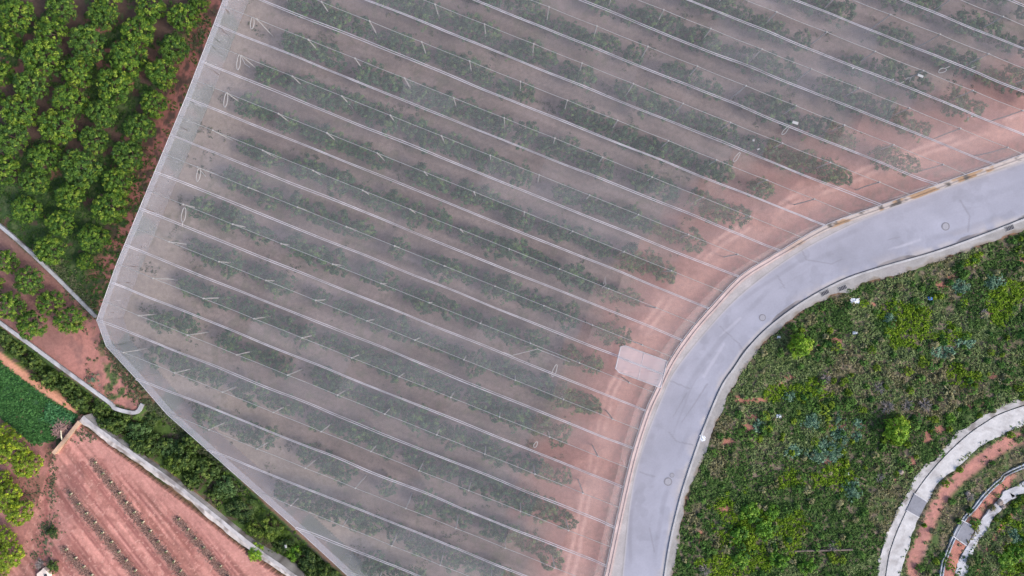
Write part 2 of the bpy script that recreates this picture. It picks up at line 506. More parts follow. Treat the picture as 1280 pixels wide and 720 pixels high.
    sc = mixc(sc, [.15, .115, .085], smooth01(n2, .54, .66))
    ring = smooth01(dist(x, y, path1_r), 3, 8) * smooth01(-dist(x, y, path1_r), -26, -18) * inside(x, y, [tuple(p) for p in path1_r] + [(1480, 860)])
    sc = mixc(sc, [.30, .14, .115], ring * smooth01(n2 * 1.2 + n1 * .5 + n4 * .3, .62, .85) * smooth01(dist(x, y, chan_c), 4, 10))
    ring2 = inside(x, y, strip_poly(chan_c, path3_l)) * smooth01(n1, .35, .5)
    sc = mixc(sc, [.30, .13, .10], ring2)
    sc = mixc(sc, [.33, .14, .10], smooth01(-np.abs(dist(x, y, path3_r) - 14), -3, -1) * smooth01(n1, .45, .55))
    for (qx, qy, rx, ry) in RED_PATCH:
        d = np.hypot((x - qx) / rx, (y - qy) / ry)
        sc = mixc(sc, [.27, .115, .085], smooth01(-d + (n4 - .5) * 1.6, -1.2, -.6) * .9)
    c = np.where(s[..., None], sc, c)
    return c

ax = np.r_[-60000, -12000, -3000, -900, -420, np.arange(-180, -6, 3.2), np.arange(-6, 300, 1.3), np.arange(300, 1462, 2.6), 1700, 2200, 4300, 13000, 60000]
ay = np.r_[-60000, -12000, -3000, -900, -420, np.arange(-180, 530, 2.6), np.arange(530, 726, 1.3), np.arange(726, 902, 3.2), 1140, 1640, 3700, 12000, 60000]
GX, GY = np.meshgrid(ax, ay)
gh = ground_height(GX, GY)
k = 1.0
GV = np.stack([(GX - 640) * S, (360 - GY) * S, gh], -1)
# points above or below the datum keep their place in plan
ni, nj = GX.shape
idx = np.arange(ni * nj).reshape(ni, nj)
gf = np.stack([idx[1:, :-1], idx[1:, 1:], idx[:-1, 1:], idx[:-1, :-1]], -1).reshape(-1, 4)
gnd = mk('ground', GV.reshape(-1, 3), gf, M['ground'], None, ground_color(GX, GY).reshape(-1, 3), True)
tag(gnd, 'red soil and weedy ground of the terraces', kind='structure')

def gz(px, py):
    return float(ground_height(np.array([float(px)]), np.array([float(py)]))[0])

# ------------------------------------------------------------------ road, pavements, concrete paths
def sheet(name, a, b, na, z, colf, mat, **tags):
    """a surface between two chains of equal length; z a number or function of t across"""
    t = np.linspace(0, 1, na)
    pts = a[:, None, :] * (1 - t)[None, :, None] + b[:, None, :] * t[None, :, None]
    x, y = pts[..., 0], pts[..., 1]
    tt = np.broadcast_to(t, x.shape); ss = np.broadcast_to(np.linspace(0, 1, len(a))[:, None], x.shape)
    zz = np.full(x.shape, z) if np.isscalar(z) else z(tt, ss)
    v = np.stack([(x - 640) * S, (360 - y) * S, zz], -1)
    i = np.arange(x.size).reshape(x.shape)
    f = np.stack([i[:-1, :-1], i[:-1, 1:], i[1:, 1:], i[1:, :-1]], -1).reshape(-1, 4)
    c = colf(x, y, tt, ss)
    o = mk(name, v.reshape(-1, 3), f, mat, None, c.reshape(-1, 3), True)
    return tag(o, **tags)

def slab(name, a, b, z0, z1, colf, mat, na=4, parent=None):
    """a solid strip with top and faces"""
    t = np.linspace(0, 1, na)
    pts = a[:, None, :] * (1 - t)[None, :, None] + b[:, None, :] * t[None, :, None]
    top = np.concatenate([pts[:, :1], pts, pts[:, -1:]], 1)
    x, y = top[..., 0], top[..., 1]
    zz = np.full(x.shape, float(z1)); zz[:, 0] = z0; zz[:, -1] = z0
    v = np.stack([(x - 640) * S, (360 - y) * S, zz], -1)
    i = np.arange(x.size).reshape(x.shape)
    f = np.stack([i[:-1, :-1], i[:-1, 1:], i[1:, 1:], i[1:, :-1]], -1).reshape(-1, 4)
    tt = np.broadcast_to(np.r_[0, t, 1], x.shape); ss = np.broadcast_to(np.linspace(0, 1, len(a))[:, None], x.shape)
    f = [tuple(q) for q in f] + [tuple(i[0, ::-1]), tuple(i[-1])]
    return mk(name, v.reshape(-1, 3), f, mat, parent, colf(x, y, tt, ss).reshape(-1, 3))

def reseg(ch, n):
    return curve(ch, n) if len(ch) < 60 else ch[np.linspace(0, len(ch) - 1, n).astype(int)]

def road_col(x, y, t, s):
    c = np.broadcast_to(np.array([.225, .225, .265]), x.shape + (3,)).copy()
    al = s * 1000
    n = fbm(x, y, 40, 101); n2 = fbm(al, t * 40, 24, 103, 3)
    c *= (1 + (n - .5) * .35 + (n2 - .5) * .16 + (fbm(al / 12, t * 34 + fbm(al, t * 3, 30, 106) * 16, 4, 104, 4) - .5) * fbm(x, y, 70, 105, 2) * .09)[..., None]
    for tt, w, am in ((.15, .07, .13), (.40, .09, .15), (.49, .025, .10), (.77, .08, .12)):
        wob = (fbm(al + tt * 900, al * 0, 110, 107, 3) - .5) * .2
        c *= (1 - am * smooth01(-np.abs(t - tt - wob), -w, -w * .2) * smooth01(fbm(al + tt * 500, t * 3, 80, 109), .25, .6))[..., None]
    # light dusty margin and dark dirt along the right kerb
    c = mixc(c, [.36, .33, .31], smooth01(t, .87, .95) * smooth01(n2, .35, .6) * .6)
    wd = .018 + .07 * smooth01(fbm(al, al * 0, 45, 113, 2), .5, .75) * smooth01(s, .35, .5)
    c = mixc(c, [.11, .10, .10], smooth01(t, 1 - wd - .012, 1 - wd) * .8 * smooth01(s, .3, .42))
    c = mixc(c, [.33, .31, .31], smooth01(-t, -.05, -.01) * .5)
    c *= (1 - .10 * smooth01(fbm(x, y, 16, 115, 3), .56, .70) * smooth01(fbm(x, y, 60, 116), .4, .6))[..., None]
    c = mixc(c, [.30, .27, .26], smooth01(t, .70, .95) * smooth01(fbm(x, y, 24, 117, 3), .5, .66) * .35)
    # repaired patch and cracks
    for (cx, cy, r) in ((1003, 318, 10),):
        c *= (1 - .12 * smooth01(-np.hypot(x - cx, y - cy) + (n - .5) * 12, -r, -r + 3))[..., None]
    for ch in ([(993, 298), (1002, 312), (1008, 325)], [(972, 345), (981, 360)], [(838, 476), (862, 486)], [(800, 590), (818, 596)], [(1110, 300), (1125, 296)], [(852, 528), (868, 505), (884, 480)], [(842, 520), (858, 492)], [(1010, 325), (1040, 330), (1052, 324)], [(900, 408), (924, 430), (930, 440)], [(812, 660), (818, 690)], [(1200, 250), (1212, 270), (1210, 290)], [(836, 540), (846, 552), (866, 556)]):
        c = mixc(c, [.12, .115, .13], smooth01(-dist(x, y, ch) + (n - .5) * 1.2, -1.1, -.3) * .4)
    for ch in ([(880, 470), (905, 430)], [(1110, 312), (1150, 300)], [(900, 420), (925, 398)], [(1120, 310), (1140, 304)]):
        c = mixc(c, [.36, .35, .39], smooth01(-dist(x, y, ch) + (n - .5) * 4, -2.6, -.4) * .3)
    return c
def dense(a, n): return np.stack([np.interp(np.linspace(0, 1, n), np.linspace(0, 1, len(a)), a[:, i]) for i in (0, 1)], 1)
road = sheet('road', dense(road_l, 800), dense(road_r, 800), 60, 0.0, road_col, M['road'], label='pale grey curving asphalt road', kind='structure')

def walk_col(x, y, t, s):
    n = fbm(x, y, 14, 121)
    c = np.broadcast_to(np.array([.235, .222, .215]), x.shape + (3,)).copy() * (1 + (n - .5) * .5)[..., None]
    c = mixc(c, [.15, .12, .09], smooth01(t + (n - .5) * 1.5, .62, 1.1) * .8)
    c = mixc(c, [.22, .20, .20], smooth01(fbm(x, y, 30, 123), .52, .68) * .6)
    return c
kerb = slab('kerb', offset(road_r, -.2), offset(road_r, 2.2), -.2, .13, lambda x, y, t, s: np.broadcast_to(np.array([.30, .29, .29]), x.shape + (3,)) * (1 + (fbm(x, y, 9, 131) - .5) * .5)[..., None], M['concrete'], 3)
tag(kerb, 'pale kerb stone edging of the pavement', kind='structure')
wr = walk_o + (offset(walk_o, 1) - walk_o) * ((fbm(np.arange(420.), np.zeros(420), 7, 135) - .6) * 10)[:, None]
pave = slab('pavement', offset(road_r, 2.2), wr, -.25, .124, walk_col, M['concrete'], 7)
tag(pave, 'concrete pavement along the scrub side of the road', kind='structure')
# left pavement: from the low wall to the asphalt, fading out towards the right
jn = nearest_on(road_l, net_rc)
nl = road_l[jn]
gap = np.hypot(*(nl - net_rc).T)
left_in = offset(net_rc, 6.5)
def lwalk_col(x, y, t, s):
    n = fbm(x, y, 12, 141)
    c = np.broadcast_to(np.array([.27, .255, .26]), x.shape + (3,)).copy() * (1 + (n - .5) * .4)[..., None]
    c = mixc(c, [.36, .25, .22], smooth01(-t, -.18, -.05) * .6)
    c = mixc(c, [.17, .165, .17], smooth01(t, .86, .97) * .7)
    return c
sel = np.arange(420)
lw = slab('roadside_gutter', left_in, np.where((gap > 7.2)[:, None], nl, left_in + (nl - net_rc) * .02), -.2, .05, lwalk_col, M['concrete'], 6)
tag(lw, 'concrete gutter strip beside the net house', kind='structure')

def conc(base, var=.4, seed=151):
    def f(x, y, t, s):
        n = fbm(x, y, 11, seed); n2 = fbm(x, y, 3.5, seed + 3, 2)
        c = np.broadcast_to(np.array(base), x.shape + (3,)).copy() * (1 + (n - .5) * var + (n2 - .5) * var * .6)[..., None]
        c = mixc(c, np.array(base) * [.42, .38, .36], smooth01(fbm(x, y, 8, seed + 7, 3), .56, .68) * min(1, var))
        return c
    return f
def jag(ch, amp, seed, sc=6):
    n = len(ch)
    return ch + (offset(ch, 1) - ch) * ((fbm(np.arange(n) * 3.0, np.zeros(n), sc, seed, 3) - .5) * amp)[:, None]
p1 = slab('concrete_path', path1_l + 0, jag(path1_r, 6, 161, 16), -.25, .10, conc([.375, .36, .355], .34), M['concrete'], 8)
tag(p1, 'wide pale concrete path curving at the bottom right', kind='structure')
p1o = slab('concrete_path', jag(path1_o, 11, 163, 14), offset(path1_l, -1.2), -.25, .06, conc([.31, .295, .29], .8), M['concrete'], 6)
tag(p1o, 'rough spilled concrete edge beside the wide path', kind='structure')
p3 = slab('concrete_path', jag(path3_l, 4, 165), jag(path3_r, 8, 167, 14), -.25, .08, conc([.33, .325, .34], .75), M['concrete'], 6)
tag(p3, 'narrow weedy concrete path in the corner', kind='structure')
for pts, lab in (([(1133, 638), (1149, 647), (1159, 627), (1143, 617)], 'grey square concrete slab set across the wide path'), ([(1202, 650), (1220, 660), (1208, 682), (1191, 670)], 'grey square concrete slab beside the narrow path')):
    q = PN(pts, .13)
    b = q.copy(); b[:, 2] = -.2
    cx = q[:, :2].mean(0)
    o = mk('concrete_slab', np.vstack([b, q]), [(4, 5, 6, 7)[::-1]] + [(i, (i + 1) % 4, 4 + (i + 1) % 4, 4 + i) for i in range(4)], M['concrete'], None, np.tile([.17, .17, .19], (8, 1)))
    tag(o, lab, 'slab', 'grey slabs on the concrete paths')
    for i in (0, 2):
        m = MB(); p, r = q[i], q[(i + 1) % 4] if i == 0 else q[3]
        d = (r - p); L = math.hypot(d[0], d[1])
        m.box((p[0] + r[0]) / 2, (p[1] + r[1]) / 2, -.1, .17, L, .12, math.atan2(d[1], d[0]), (.38, .37, .38))
        m.build('edge_lip', M['concrete'], o)
# open channel: two lips and a bed
ch_t = empty('concrete_channel', P(1218, 634, 0))
tag(ch_t, 'narrow open concrete water channel curving between the two paths', 'channel')
inv = -Vector(ch_t.location)
for nm, o0, o1, z in (('rim', -2.4, -1.2, .16), ('bed', -1.2, 1.2, .02), ('rim', 1.2, 2.4, .16)):
    a_, b_ = offset(chan_c, o0), offset(chan_c, o1)
    keep = slice(0, 200)
    o = slab(nm, a_[keep], b_[keep], -.2, z, conc([.28, .295, .32] if nm == 'rim' else [.22, .235, .25], .8, 171), M['concrete'], 3, ch_t)
    o.location = inv

def wall_thing(name, chain, w0, w1, z0, z1, col, label, cat='wall', n=120, wob=0.0, capc=None, seed=0, group=None):
    """a masonry wall along a chain seen at its top, w0..w1 pixels either side, with a separate cap"""
    ch = curve(chain, n)
    kz = (H - z1) / H
    ch = np.array([640, 360]) + (ch - np.array([640, 360])) * kz
    t = empty(name, P(*ch[n // 2]))
    tag(t, label, cat, group)
    inv = -Vector(t.location)
    b1 = offset(ch, w1) + (offset(ch, 1) - ch) * ((fbm(np.arange(n) * 2.0, np.zeros(n), 9, seed + 5, 3) - .5) * wob)[:, None]
    o = slab('wall_body', offset(ch, w0), b1, z0, z1 - .08, conc(col, .85, 181 + seed), M['concrete'], 4, t)
    o.location = inv
    cw = w0 + min(4.0, (w1 - w0)) 
    o = slab('coping', offset(ch, w0 - .3), offset(ch, cw + .3), z1 - .08, z1, conc(capc or col, .7, 191 + seed), M['concrete'], 3, t)
    o.location = inv
    return t
wall_thing('boundary_wall', wall1, -1.8, 1.6, -.6, .45, [.26, .26, .28], 'thin grey concrete wall between the large orchard and the apex path', capc=[.25, .25, .26], seed=1)
wall_thing('boundary_wall', wall2, -2.2, 2.2, -1.6, .25, [.28, .27, .28], 'white topped wall with a hooked end above the green gully', capc=[.31, .30, .305], seed=2)
wall_thing('retaining_wall', wall3, -8.2, .5, -1.7, .95, [.38, .34, .315], 'broad mottled white retaining wall along the ploughed pink field', wob=4, capc=[.32, .30, .295], seed=3)
wall_thing('low_wall', [(99, 527), (84, 546), (66, 567)], -2.2, 2.2, .2, .95, [.34, .21, .14], 'short tan wall at the top corner of the ploughed field', n=30, capc=[.36, .24, .165], seed=4)
# low pink wall in front of the net house along the road
def pink(x, y, t, s):
    n = fbm(x, y, 10, 201); n2 = fbm(x, y, 22, 203)
    c = np.broadcast_to(np.array([.38, .30, .285]), x.shape + (3,)).copy() * (1 + (n - .5) * .4)[..., None]
    up = smooth01(x, 960, 1040)
    c = mixc(c, [.34, .30, .28], up * .9)
    c = mixc(c, [.27, .18, .115], up * smooth01(n2, .52, .58))
    c = mixc(c, [.10, .09, .085], smooth01(fbm(x, y, 7, 207), .60, .66) * up)
    return c
lwt = empty('roadside_wall', P(*net_rc[200]))
tag(lwt, 'long low pinkish wall with rusty stains between net house and road', 'wall')
o = slab('wall_body', offset(net_rc, .4), offset(net_rc, 6.2), -.2, .40, pink, M['concrete'], 4, lwt); o.location = -Vector(lwt.location)
o = slab('coping', offset(net_rc, 4.6), offset(net_rc, 6.6), .40, .46, lambda x, y, t, s: pink(x, y, t, s) * .95, M['concrete'], 3, lwt); o.location = -Vector(lwt.location)

# manholes and drains
def manhole(px, py, r, label):
    t = empty('manhole_cover', P(px, py, .004)); tag(t, label, 'manhole cover', 'manhole covers on the road')
    m = MB(); n = 28
    def ring(rr, z): return [(rr * math.cos(2 * math.pi * i / n), rr * math.sin(2 * math.pi * i / n), z) for i in range(n)]
    v = ring(r * 1.3, 0) + ring(r * 1.3, .012) + ring(r, .012) + ring(r, 0)
    f = [(a * n + i, a * n + (i + 1) % n, (a + 1) * n + (i + 1) % n, (a + 1) * n + i) for a in range(3) for i in range(n)]
    m.add(v, f); m.build('frame', M['iron'], t)
    m = MB(); v = ring(r * .95, 0) + ring(r * .95, .008); m.add(v, [tuple(range(n, 2 * n))] + [(i, (i + 1) % n, n + (i + 1) % n, n + i) for i in range(n)])
    for k in range(-3, 4):
        L = 2 * math.sqrt(max(0, (r * .85) ** 2 - (k * r * .24) ** 2)); m.box(0, k * r * .24, .008, .014, L, r * .09)
    m.build('lid', M['lid'], t)
manhole(1182, 283, .36, 'round manhole cover on the upper right stretch of road')
manhole(835, 602, .36, 'large round manhole cover on the lower stretch of road')
manhole(840, 594, .2, 'small round valve cover just above a manhole')
manhole(953, 397, .3, 'faint manhole cover near the inner kerb of the bend')
def drain(px, py, ang, label):
    t = empty('drain_grate', P(px, py, .128), ang); tag(t, label, 'drain', 'drain grates in the pavement')
    m = MB()
    for sx, sy, lx, ly in ((0, .26, 1.0, .06), (0, -.26, 1.0, .06), (-.5, 0, .06, .58), (.5, 0, .06, .58)): m.box(sx, sy, 0, .03, lx, ly)
    m.build('frame', M['pole'], t)
    m = MB(); m.box(0, 0, 0, .006, .94, .46); m.build('pit_shade', M['dark'], t)  # flat dark sheet paints the shade below the bars
    m = MB()
    for k in range(5): m.box(-.36 + .18 * k, 0, .008, .024, .05, .46)
    m.build('grate', M['iron'], t)
drain(1031, 366, .45, 'dark drain grate in the pavement at the middle of the bend')
drain(1053, 360, .4, 'smaller pale drain grate right of the dark one')
drain(1262, 285, .35, 'drain grate in the pavement near the right edge')

# ------------------------------------------------------------------ foliage generators
def leaf_quads(cen, nrm, ln, wd, rng):
    n = len(cen)
    nrm = nrm / (np.linalg.norm(nrm, axis=1)[:, None] + 1e-9)
    r = rng.normal(size=(n, 3))
    t = np.cross(nrm, r); t /= np.linalg.norm(t, axis=1)[:, None] + 1e-9
    b = np.cross(nrm, t)
    ln = np.broadcast_to(ln, n)[:, None]; wd = np.broadcast_to(wd, n)[:, None]
    v = np.stack([cen - t * ln, cen - b * wd + nrm * wd * .25, cen + t * ln, cen + b * wd + nrm * wd * .25], 1).reshape(-1, 3)
    return v, np.arange(4 * n).reshape(n, 4)

def crown_mesh(name, seed, R, Hc, zc, nclump, nleaf, pal, leaf=.11, spread=.17, stretch=1.0, lob=.16, dome=True):
    rng = np.random.default_rng(seed)
    d = rng.normal(size=(nclump * 3, 3)); d /= np.linalg.norm(d, axis=1)[:, None]
    d = d[d[:, 2] > (-.35 if dome else -.9)][:nclump]
    n = len(d)
    ph = np.arctan2(d[:, 1], d[:, 0])
    p1, p2, p3 = rng.uniform(0, 6.28, 3)
    lobe = 1 + lob * (np.sin(3 * ph + p1) * .5 + np.sin(5 * ph + p2 + d[:, 2] * 4) * .5 + np.sin(2 * ph + p3) * .35)
    rad = lobe * np.where(rng.random(n) < .72, rng.uniform(.82, 1.0, n), rng.uniform(.35, .8, n))
    cen = d * rad[:, None] * np.array([R * stretch, R, Hc]) + np.array([0, 0, zc])
    cs = rng.uniform(.65, 1.35, n)
    pal = np.asarray(pal)
    w = rng.random(n) ** 1.2
    ccol = pal[0] * (1 - w)[:, None] + pal[1] * w[:, None]
    if len(pal) > 2:
        fl = rng.random(n) < .16
        ccol[fl] = pal[2]
    i = np.repeat(np.arange(n), nleaf)
    # leaves sit on the skin of each small clump
    dd = rng.normal(size=(len(i), 3)); dd /= np.linalg.norm(dd, axis=1)[:, None]
    dd[:, 2] = np.abs(dd[:, 2]) * 1.0 - .25
    q = cen[i] + dd * (R * spread * cs[i] * rng.uniform(.55, 1.05, len(i)))[:, None]
    q[:, 2] = np.maximum(q[:, 2], .08)
    nr = dd * .9 + d[i] * .35 + rng.normal(size=(len(i), 3)) * .45 + np.array([0, 0, .3])
    sz = rng.uniform(.7, 1.3, len(i)) * leaf
    v, f = leaf_quads(q, nr, sz, sz * .55, rng)
    c = ccol[i] * rng.uniform(.75, 1.25, len(i))[:, None]
    return mesh_data(name, v, f, M['leaf'], np.repeat(c, 4, 0))

def trunk_mesh(name, seed, h, r, R, limbs=5, z0=-.1):
    rng = random.Random(seed); m = MB()
    top = (rng.uniform(-.1, .1), rng.uniform(-.1, .1), h)
    m.tube([(0, 0, z0), (top[0] * .4, top[1] * .4, h * .5), top], [r * 1.25, r, r * .8], 7)
    for k in range(limbs):
        a = 2 * math.pi * (k + rng.random() * .6) / limbs
        l = R * rng.uniform(.55, .8)
        m.tube([top, (top[0] + math.cos(a) * l * .5, top[1] + math.sin(a) * l * .5, h + l * .45), (top[0] + math.cos(a) * l, top[1] + math.sin(a) * l, h + l * .75)], [r * .55, r * .35, r * .12], 5)
    return mesh_data(name, m.v, m.f, M['bark'])

def plant(kind, crowns, trunks, px, py, zc, R, label, cat, group=None, base=None, rng=random, flat=1.0):
    """a tree or bush whose crown centre is seen at (px,py); zc is the crown centre's height for a unit-size mesh"""
    zg = base if base is not None else gz(px, py)
    i = rng.randrange(len(crowns))
    sc = R
    x, y, _ = P(px, py, zg + zc * sc)
    t = empty(kind, (x, y, zg), rng.uniform(0, 6.28))
    tag(t, label, cat, group)
    c = link('crown', crowns[i], t); c.scale = (sc, sc, sc * flat)
    if trunks:
        k = link('trunk', trunks[rng.randrange(len(trunks))], t); k.scale = (sc, sc, sc * flat)
    return t

# unit-size crowns (R = 1)
CITRUS = [crown_mesh('citrus_crown', 100 + i, .9, .85, .9, 190, 26, [(.024, .070, .010), (.095, .17, .014), (.16, .225, .025)] if i % 3 else [(.022, .060, .012), (.078, .15, .016), (.135, .20, .025)], .046, .125, lob=.1) for i in range(6)]
CITRUS_T = [trunk_mesh('citrus_trunk', i, .45, .07, .9) for i in range(2)]
YELLOW = [crown_mesh('yellow_crown', 130 + i, .9, .85, .9, 230, 24, [(.08, .135, .01), (.19, .26, .014), (.30, .36, .02)], .045, .12, lob=.12) for i in range(3)]
YOUNG = [crown_mesh('young_crown', 150 + i, .9, .85, .95, 75, 34, [(.020, .058, .030), (.046, .105, .048), (.095, .16, .055)], .055, .17, stretch=1.08, lob=.22) for i in range(9)]
YOUNG_T = [trunk_mesh('young_trunk', 10 + i, .5, .05, .8, 4) for i in range(2)]
BUSH = [crown_mesh('bush_crown', 170 + i, .9, .6, .45, 80, 26, [(.028, .058, .012), (.07, .115, .02), (.11, .155, .03)], .075, .2, lob=.3) for i in range(4)]
BUSH += [crown_mesh('bush_crown', 175, .9, .55, .45, 60, 30, [(.02, .045, .014), (.045, .085, .02), (.08, .12, .03)], .07, .26, lob=.45), crown_mesh('bush_crown', 176, .9, .7, .5, 90, 22, [(.05, .09, .014), (.10, .16, .02), (.15, .21, .03)], .07, .2, lob=.45), crown_mesh('bush_crown', 177, .9, .5, .4, 46, 26, [(.035, .075, .02), (.07, .13, .04), (.10, .17, .05)], .08, .26, lob=.5)]
LIME = [crown_mesh('lime_crown', 180 + i, .9, .8, .75, 95, 30, [(.09, .19, .010), (.18, .31, .016), (.26, .38, .03)], .07, .2, lob=.2) for i in range(2)]
TEAL = [crown_mesh('teal_crown', 190 + i, .9, .45, .35, 26, 14, [(.05, .11, .06), (.11, .20, .13), (.20, .30, .21)], .085, .26, lob=.5) for i in range(4)]
LEAFY = [crown_mesh('leafy_crown', 195 + i, .9, .5, .4, 50, 24, [(.05, .14, .012), (.12, .25, .016), (.18, .30, .03)], .09, .24, lob=.4) for i in range(3)]
BUSH_T = [trunk_mesh('bush_stem', 20, .25, .05, .8, 6)]
print("crowns done")

# ------------------------------------------------------------------ net house
RIDGE_Z, SEAM_Z = 5.05, 4.72
house = empty('net_house', P(600, 360, 0))
tag(house, 'huge pale hail net house of parallel strips covering rows of young trees', 'net house')
HI = -Vector(house.location)
def hpart(o): o.location = HI; return o
def pnet(px, py, z):
    k_ = S * (H - NET_Z) / H
    return ((px - 640) * k_, (360 - py) * k_, z)
def zprof(v):
    """roof height across the strips: seams low, ridges high"""
    f = ((v - vseam(0)) / 49.75) % 1.0
    return SEAM_Z + (RIDGE_Z - SEAM_Z) * (1 - abs(2 * f - 1)) ** .9
def near_road(u, v):
    x, y = xy(u, v)
    return dist(np.array([x]), np.array([y]), net_rc)[0]
hr = random.Random(3)
POLE_U0, POLE_DU = 507.8, 66.35
def sag(u, amp=.10):
    ph = ((u - POLE_U0) / POLE_DU) % 1.0
    return -amp * np.sin(np.pi * ph)
def lat(u, k):
    """small sideways wander of a seam"""
    return (vnoise(np.asarray(u, float) / 60.0, np.full(np.shape(u), k * 7.3), 301) - .5) * 1.9

def roof_piece(name, mat, v0, v1, ua, ub, k, colmul, edge0, edge1, dz=0.0, nv=4):
    """one length of net between v0 and v1 (seam side = kink at ridge/seam), ends ua(v), ub(v)"""
    vs = np.linspace(v0, v1, nv)
    n = max(2, int((ub(v0) - ua(v0)) / 11) + 1)
    rows, cm = [], []
    # lengths of net joined across the strip at the poles, each woven a little tighter or looser
    br = [POLE_U0 + POLE_DU * j for j in range(-9, 16)]
    uq, cq, cur = [-2000.0], [1.0], hr.uniform(.85, 1.15)
    cq[0] = cur
    for b_ in br:
        if hr.random() < .33:
            uq += [b_ - .3, b_ + .3]; nw = hr.uniform(.8, 1.25); cq += [cur, nw]; cur = nw
    uq.append(3000.0); cq.append(cur)
    for v in vs:
        u = np.unique(np.r_[np.linspace(0, 1, n), [np.clip((b_ - ua(v0)) / (ub(v0) - ua(v0)), 0, 1) for q_ in uq[1:-1] for b_ in (q_,)]])
        u = ua(v) + (ub(v) - ua(v)) * u
        f = ((v - vseam(0)) / 49.75) % 1.0
        wv = abs(2 * f - 1)                       # 1 on a seam, 0 on a ridge
        kk = round((v - vseam(0)) / 49.75)
        vv = v + lat(u, kk) * wv
        ef = np.minimum(smooth01(u - u[0] if edge0 else u * 0 + 99, 0, 20), smooth01(u[-1] - u if edge1 else u * 0 + 99, 0, 20))
        z = NET_Z + (zprof(v) - NET_Z) * ef + ef * sag(u) * (1 - wv * .5) - .10 * math.sin(math.pi * abs(2 * f % 1)) + (vnoise(u / 9, vv / 9, 311) - .5) * .09 * (1 if 0 < wv < 1 else .3) + dz
        x, y = xy(u, vv)
        p = np.stack(pnet(x, y, 0)[:2] + (z,), -1)
        rows.append(p); cm.append(colmul * np.interp(u, uq, cq))
    V = np.stack(rows, 0); ii = np.arange(V.shape[0] * V.shape[1]).reshape(V.shape[:2])
    f = np.stack([ii[:-1, :-1], ii[:-1, 1:], ii[1:, 1:], ii[1:, :-1]], -1).reshape(-1, 4)
    c = np.repeat(np.concatenate(cm)[:, None], 3, 1)
    return hpart(mk(name, V.reshape(-1, 3), f, mat, house, c, True))

def cl(v):
    r = urange(v)
    return r
KS = range(-10, 14)
tree_spots = []
n_poles = []
for k in KS:
    va, vb, vm = vseam(k), vseam(k + 1), vseam(k) + 24.87
    for h_, (v0, v1) in enumerate(((va, vm), (vm, vb))):
        eps = .02
        r0, r1 = urange(v0 + eps), urange(v1 - eps)
        if not r0 or not r1: continue
        w = hr.uniform(92, 125)
        # where the closed net changes to the open net: square to the strip
        mid = (v0 + v1) / 2
        us = np.linspace(max(r0[0], r1[0]), min(r0[1], r1[1]), 60)
        X, Y = xy(us, np.full(60, mid))
        dd = dist(X, Y, net_rc)
        ok = us[dd > w]
        ub_ = ok.max() if len(ok) else us[0] + 5
        lerp = lambda v, i, v0=v0, v1=v1, r0=r0, r1=r1: r0[i] + (r1[i] - r0[i]) * (v - v0) / (v1 - v0)
        if ub_ > max(r0[0], r1[0]) + 8:
            roof_piece('roof_net', M['net'], v0, v1, lambda v: lerp(v, 0), lambda v: ub_, k, hr.uniform(.9, 1.12), True, False)
            roof_piece('open_roof_net', M['net_open'], v0, v1, lambda v: ub_, lambda v: lerp(v, 1), k, hr.uniform(.85, 1.15), False, True)
        else:
            roof_piece('open_roof_net', M['net_open'], v0, v1, lambda v: lerp(v, 0), lambda v: lerp(v, 1), k, 1.0, True, True)
    # seam: two parallel tapes laced together
    r = urange(va)
    if r:
        u = np.arange(r[0], r[1] + 6, 6.0); u[-1] = r[1]
        m = MB()
        split = .10 + .07 * vnoise(u / 90, u * 0 + k * 3.1, 321)
        for sgn in (-1, 1):
            vv = va + lat(u, k) + sgn * (.58 + 9 * (split - .1))
            x, y = xy(u, vv); ef = np.minimum(smooth01(u - u[0], 0, 20), smooth01(u[-1] - u, 0, 20)); z = NET_Z + (SEAM_Z + sag(u) * .5 - NET_Z) * ef + .05
            wv_ = .30 + .16 * vnoise(u / 40, u * 0 + k * 5.7 + sgn, 331)
            xa, ya = xy(u, vv - wv_); xb, yb = xy(u, vv + wv_)
            A = np.stack(pnet(xa, ya, 0)[:2] + (z,), -1); B = np.stack(pnet(xb, yb, 0)[:2] + (z,), -1)
            n = len(u)
            V = np.vstack([A, B, A - [0, 0, .03], B - [0, 0, .03]])
            f = []
            for i in range(n - 1):
                f += [(i, i + 1, n + i + 1, n + i), (2 * n + i, 2 * n + i + 1, i + 1, i), (n + i, n + i + 1, 3 * n + i + 1, 3 * n + i)]
            m.add(V, f)
        hpart(m.build('seam_band', M['band'], house))
    r = urange(vm)
    if r:
        u = np.arange(r[0], r[1], 8.0); u = np.r_[u, r[1]]
        x, y = xy(u, np.full(len(u), vm)); ef = np.minimum(smooth01(u - u[0], 0, 20), smooth01(u[-1] - u, 0, 20)); z = NET_Z + (RIDGE_Z + sag(u) - NET_Z) * ef + .05
        m = MB(); m.tube([pnet(a_, b_, c_) for a_, b_, c_ in zip(x, y, z)], .026, 4)
        hpart(m.build('ridge_wire', M['wire'], house))
        j0 = math.ceil((r[0] + 16 - POLE_U0) / POLE_DU)
        while POLE_U0 + j0 * POLE_DU < r[1] - 6:
            uu = POLE_U0 + j0 * POLE_DU + hr.uniform(-2, 2)
            X, Y = xy(uu, vm)
            if -30 < X < 1310 and -30 < Y < 750: n_poles.append((X, Y))
            j0 += 1
        # trees of this row stand under the ridge
        lead = (62 + hr.uniform(-6, 22) + (34 if k < -1 else 0)) if xy(r[0], vm)[1] < 400 else 40 + hr.uniform(-6, 12)
        uu = r[0] + lead
        uend = r[1]
        idx_ = 0
        while True:
            X, Y = xy(uu, vm)
            if uu > uend - 20 or near_road(uu, vm) < hr.choice((30, 44, 56, 64)) and uu > (r[0] + r[1]) / 2: break
            if hr.random() > .10: tree_spots.append((k, X, Y, uu))
            uu += hr.uniform(23, 33)

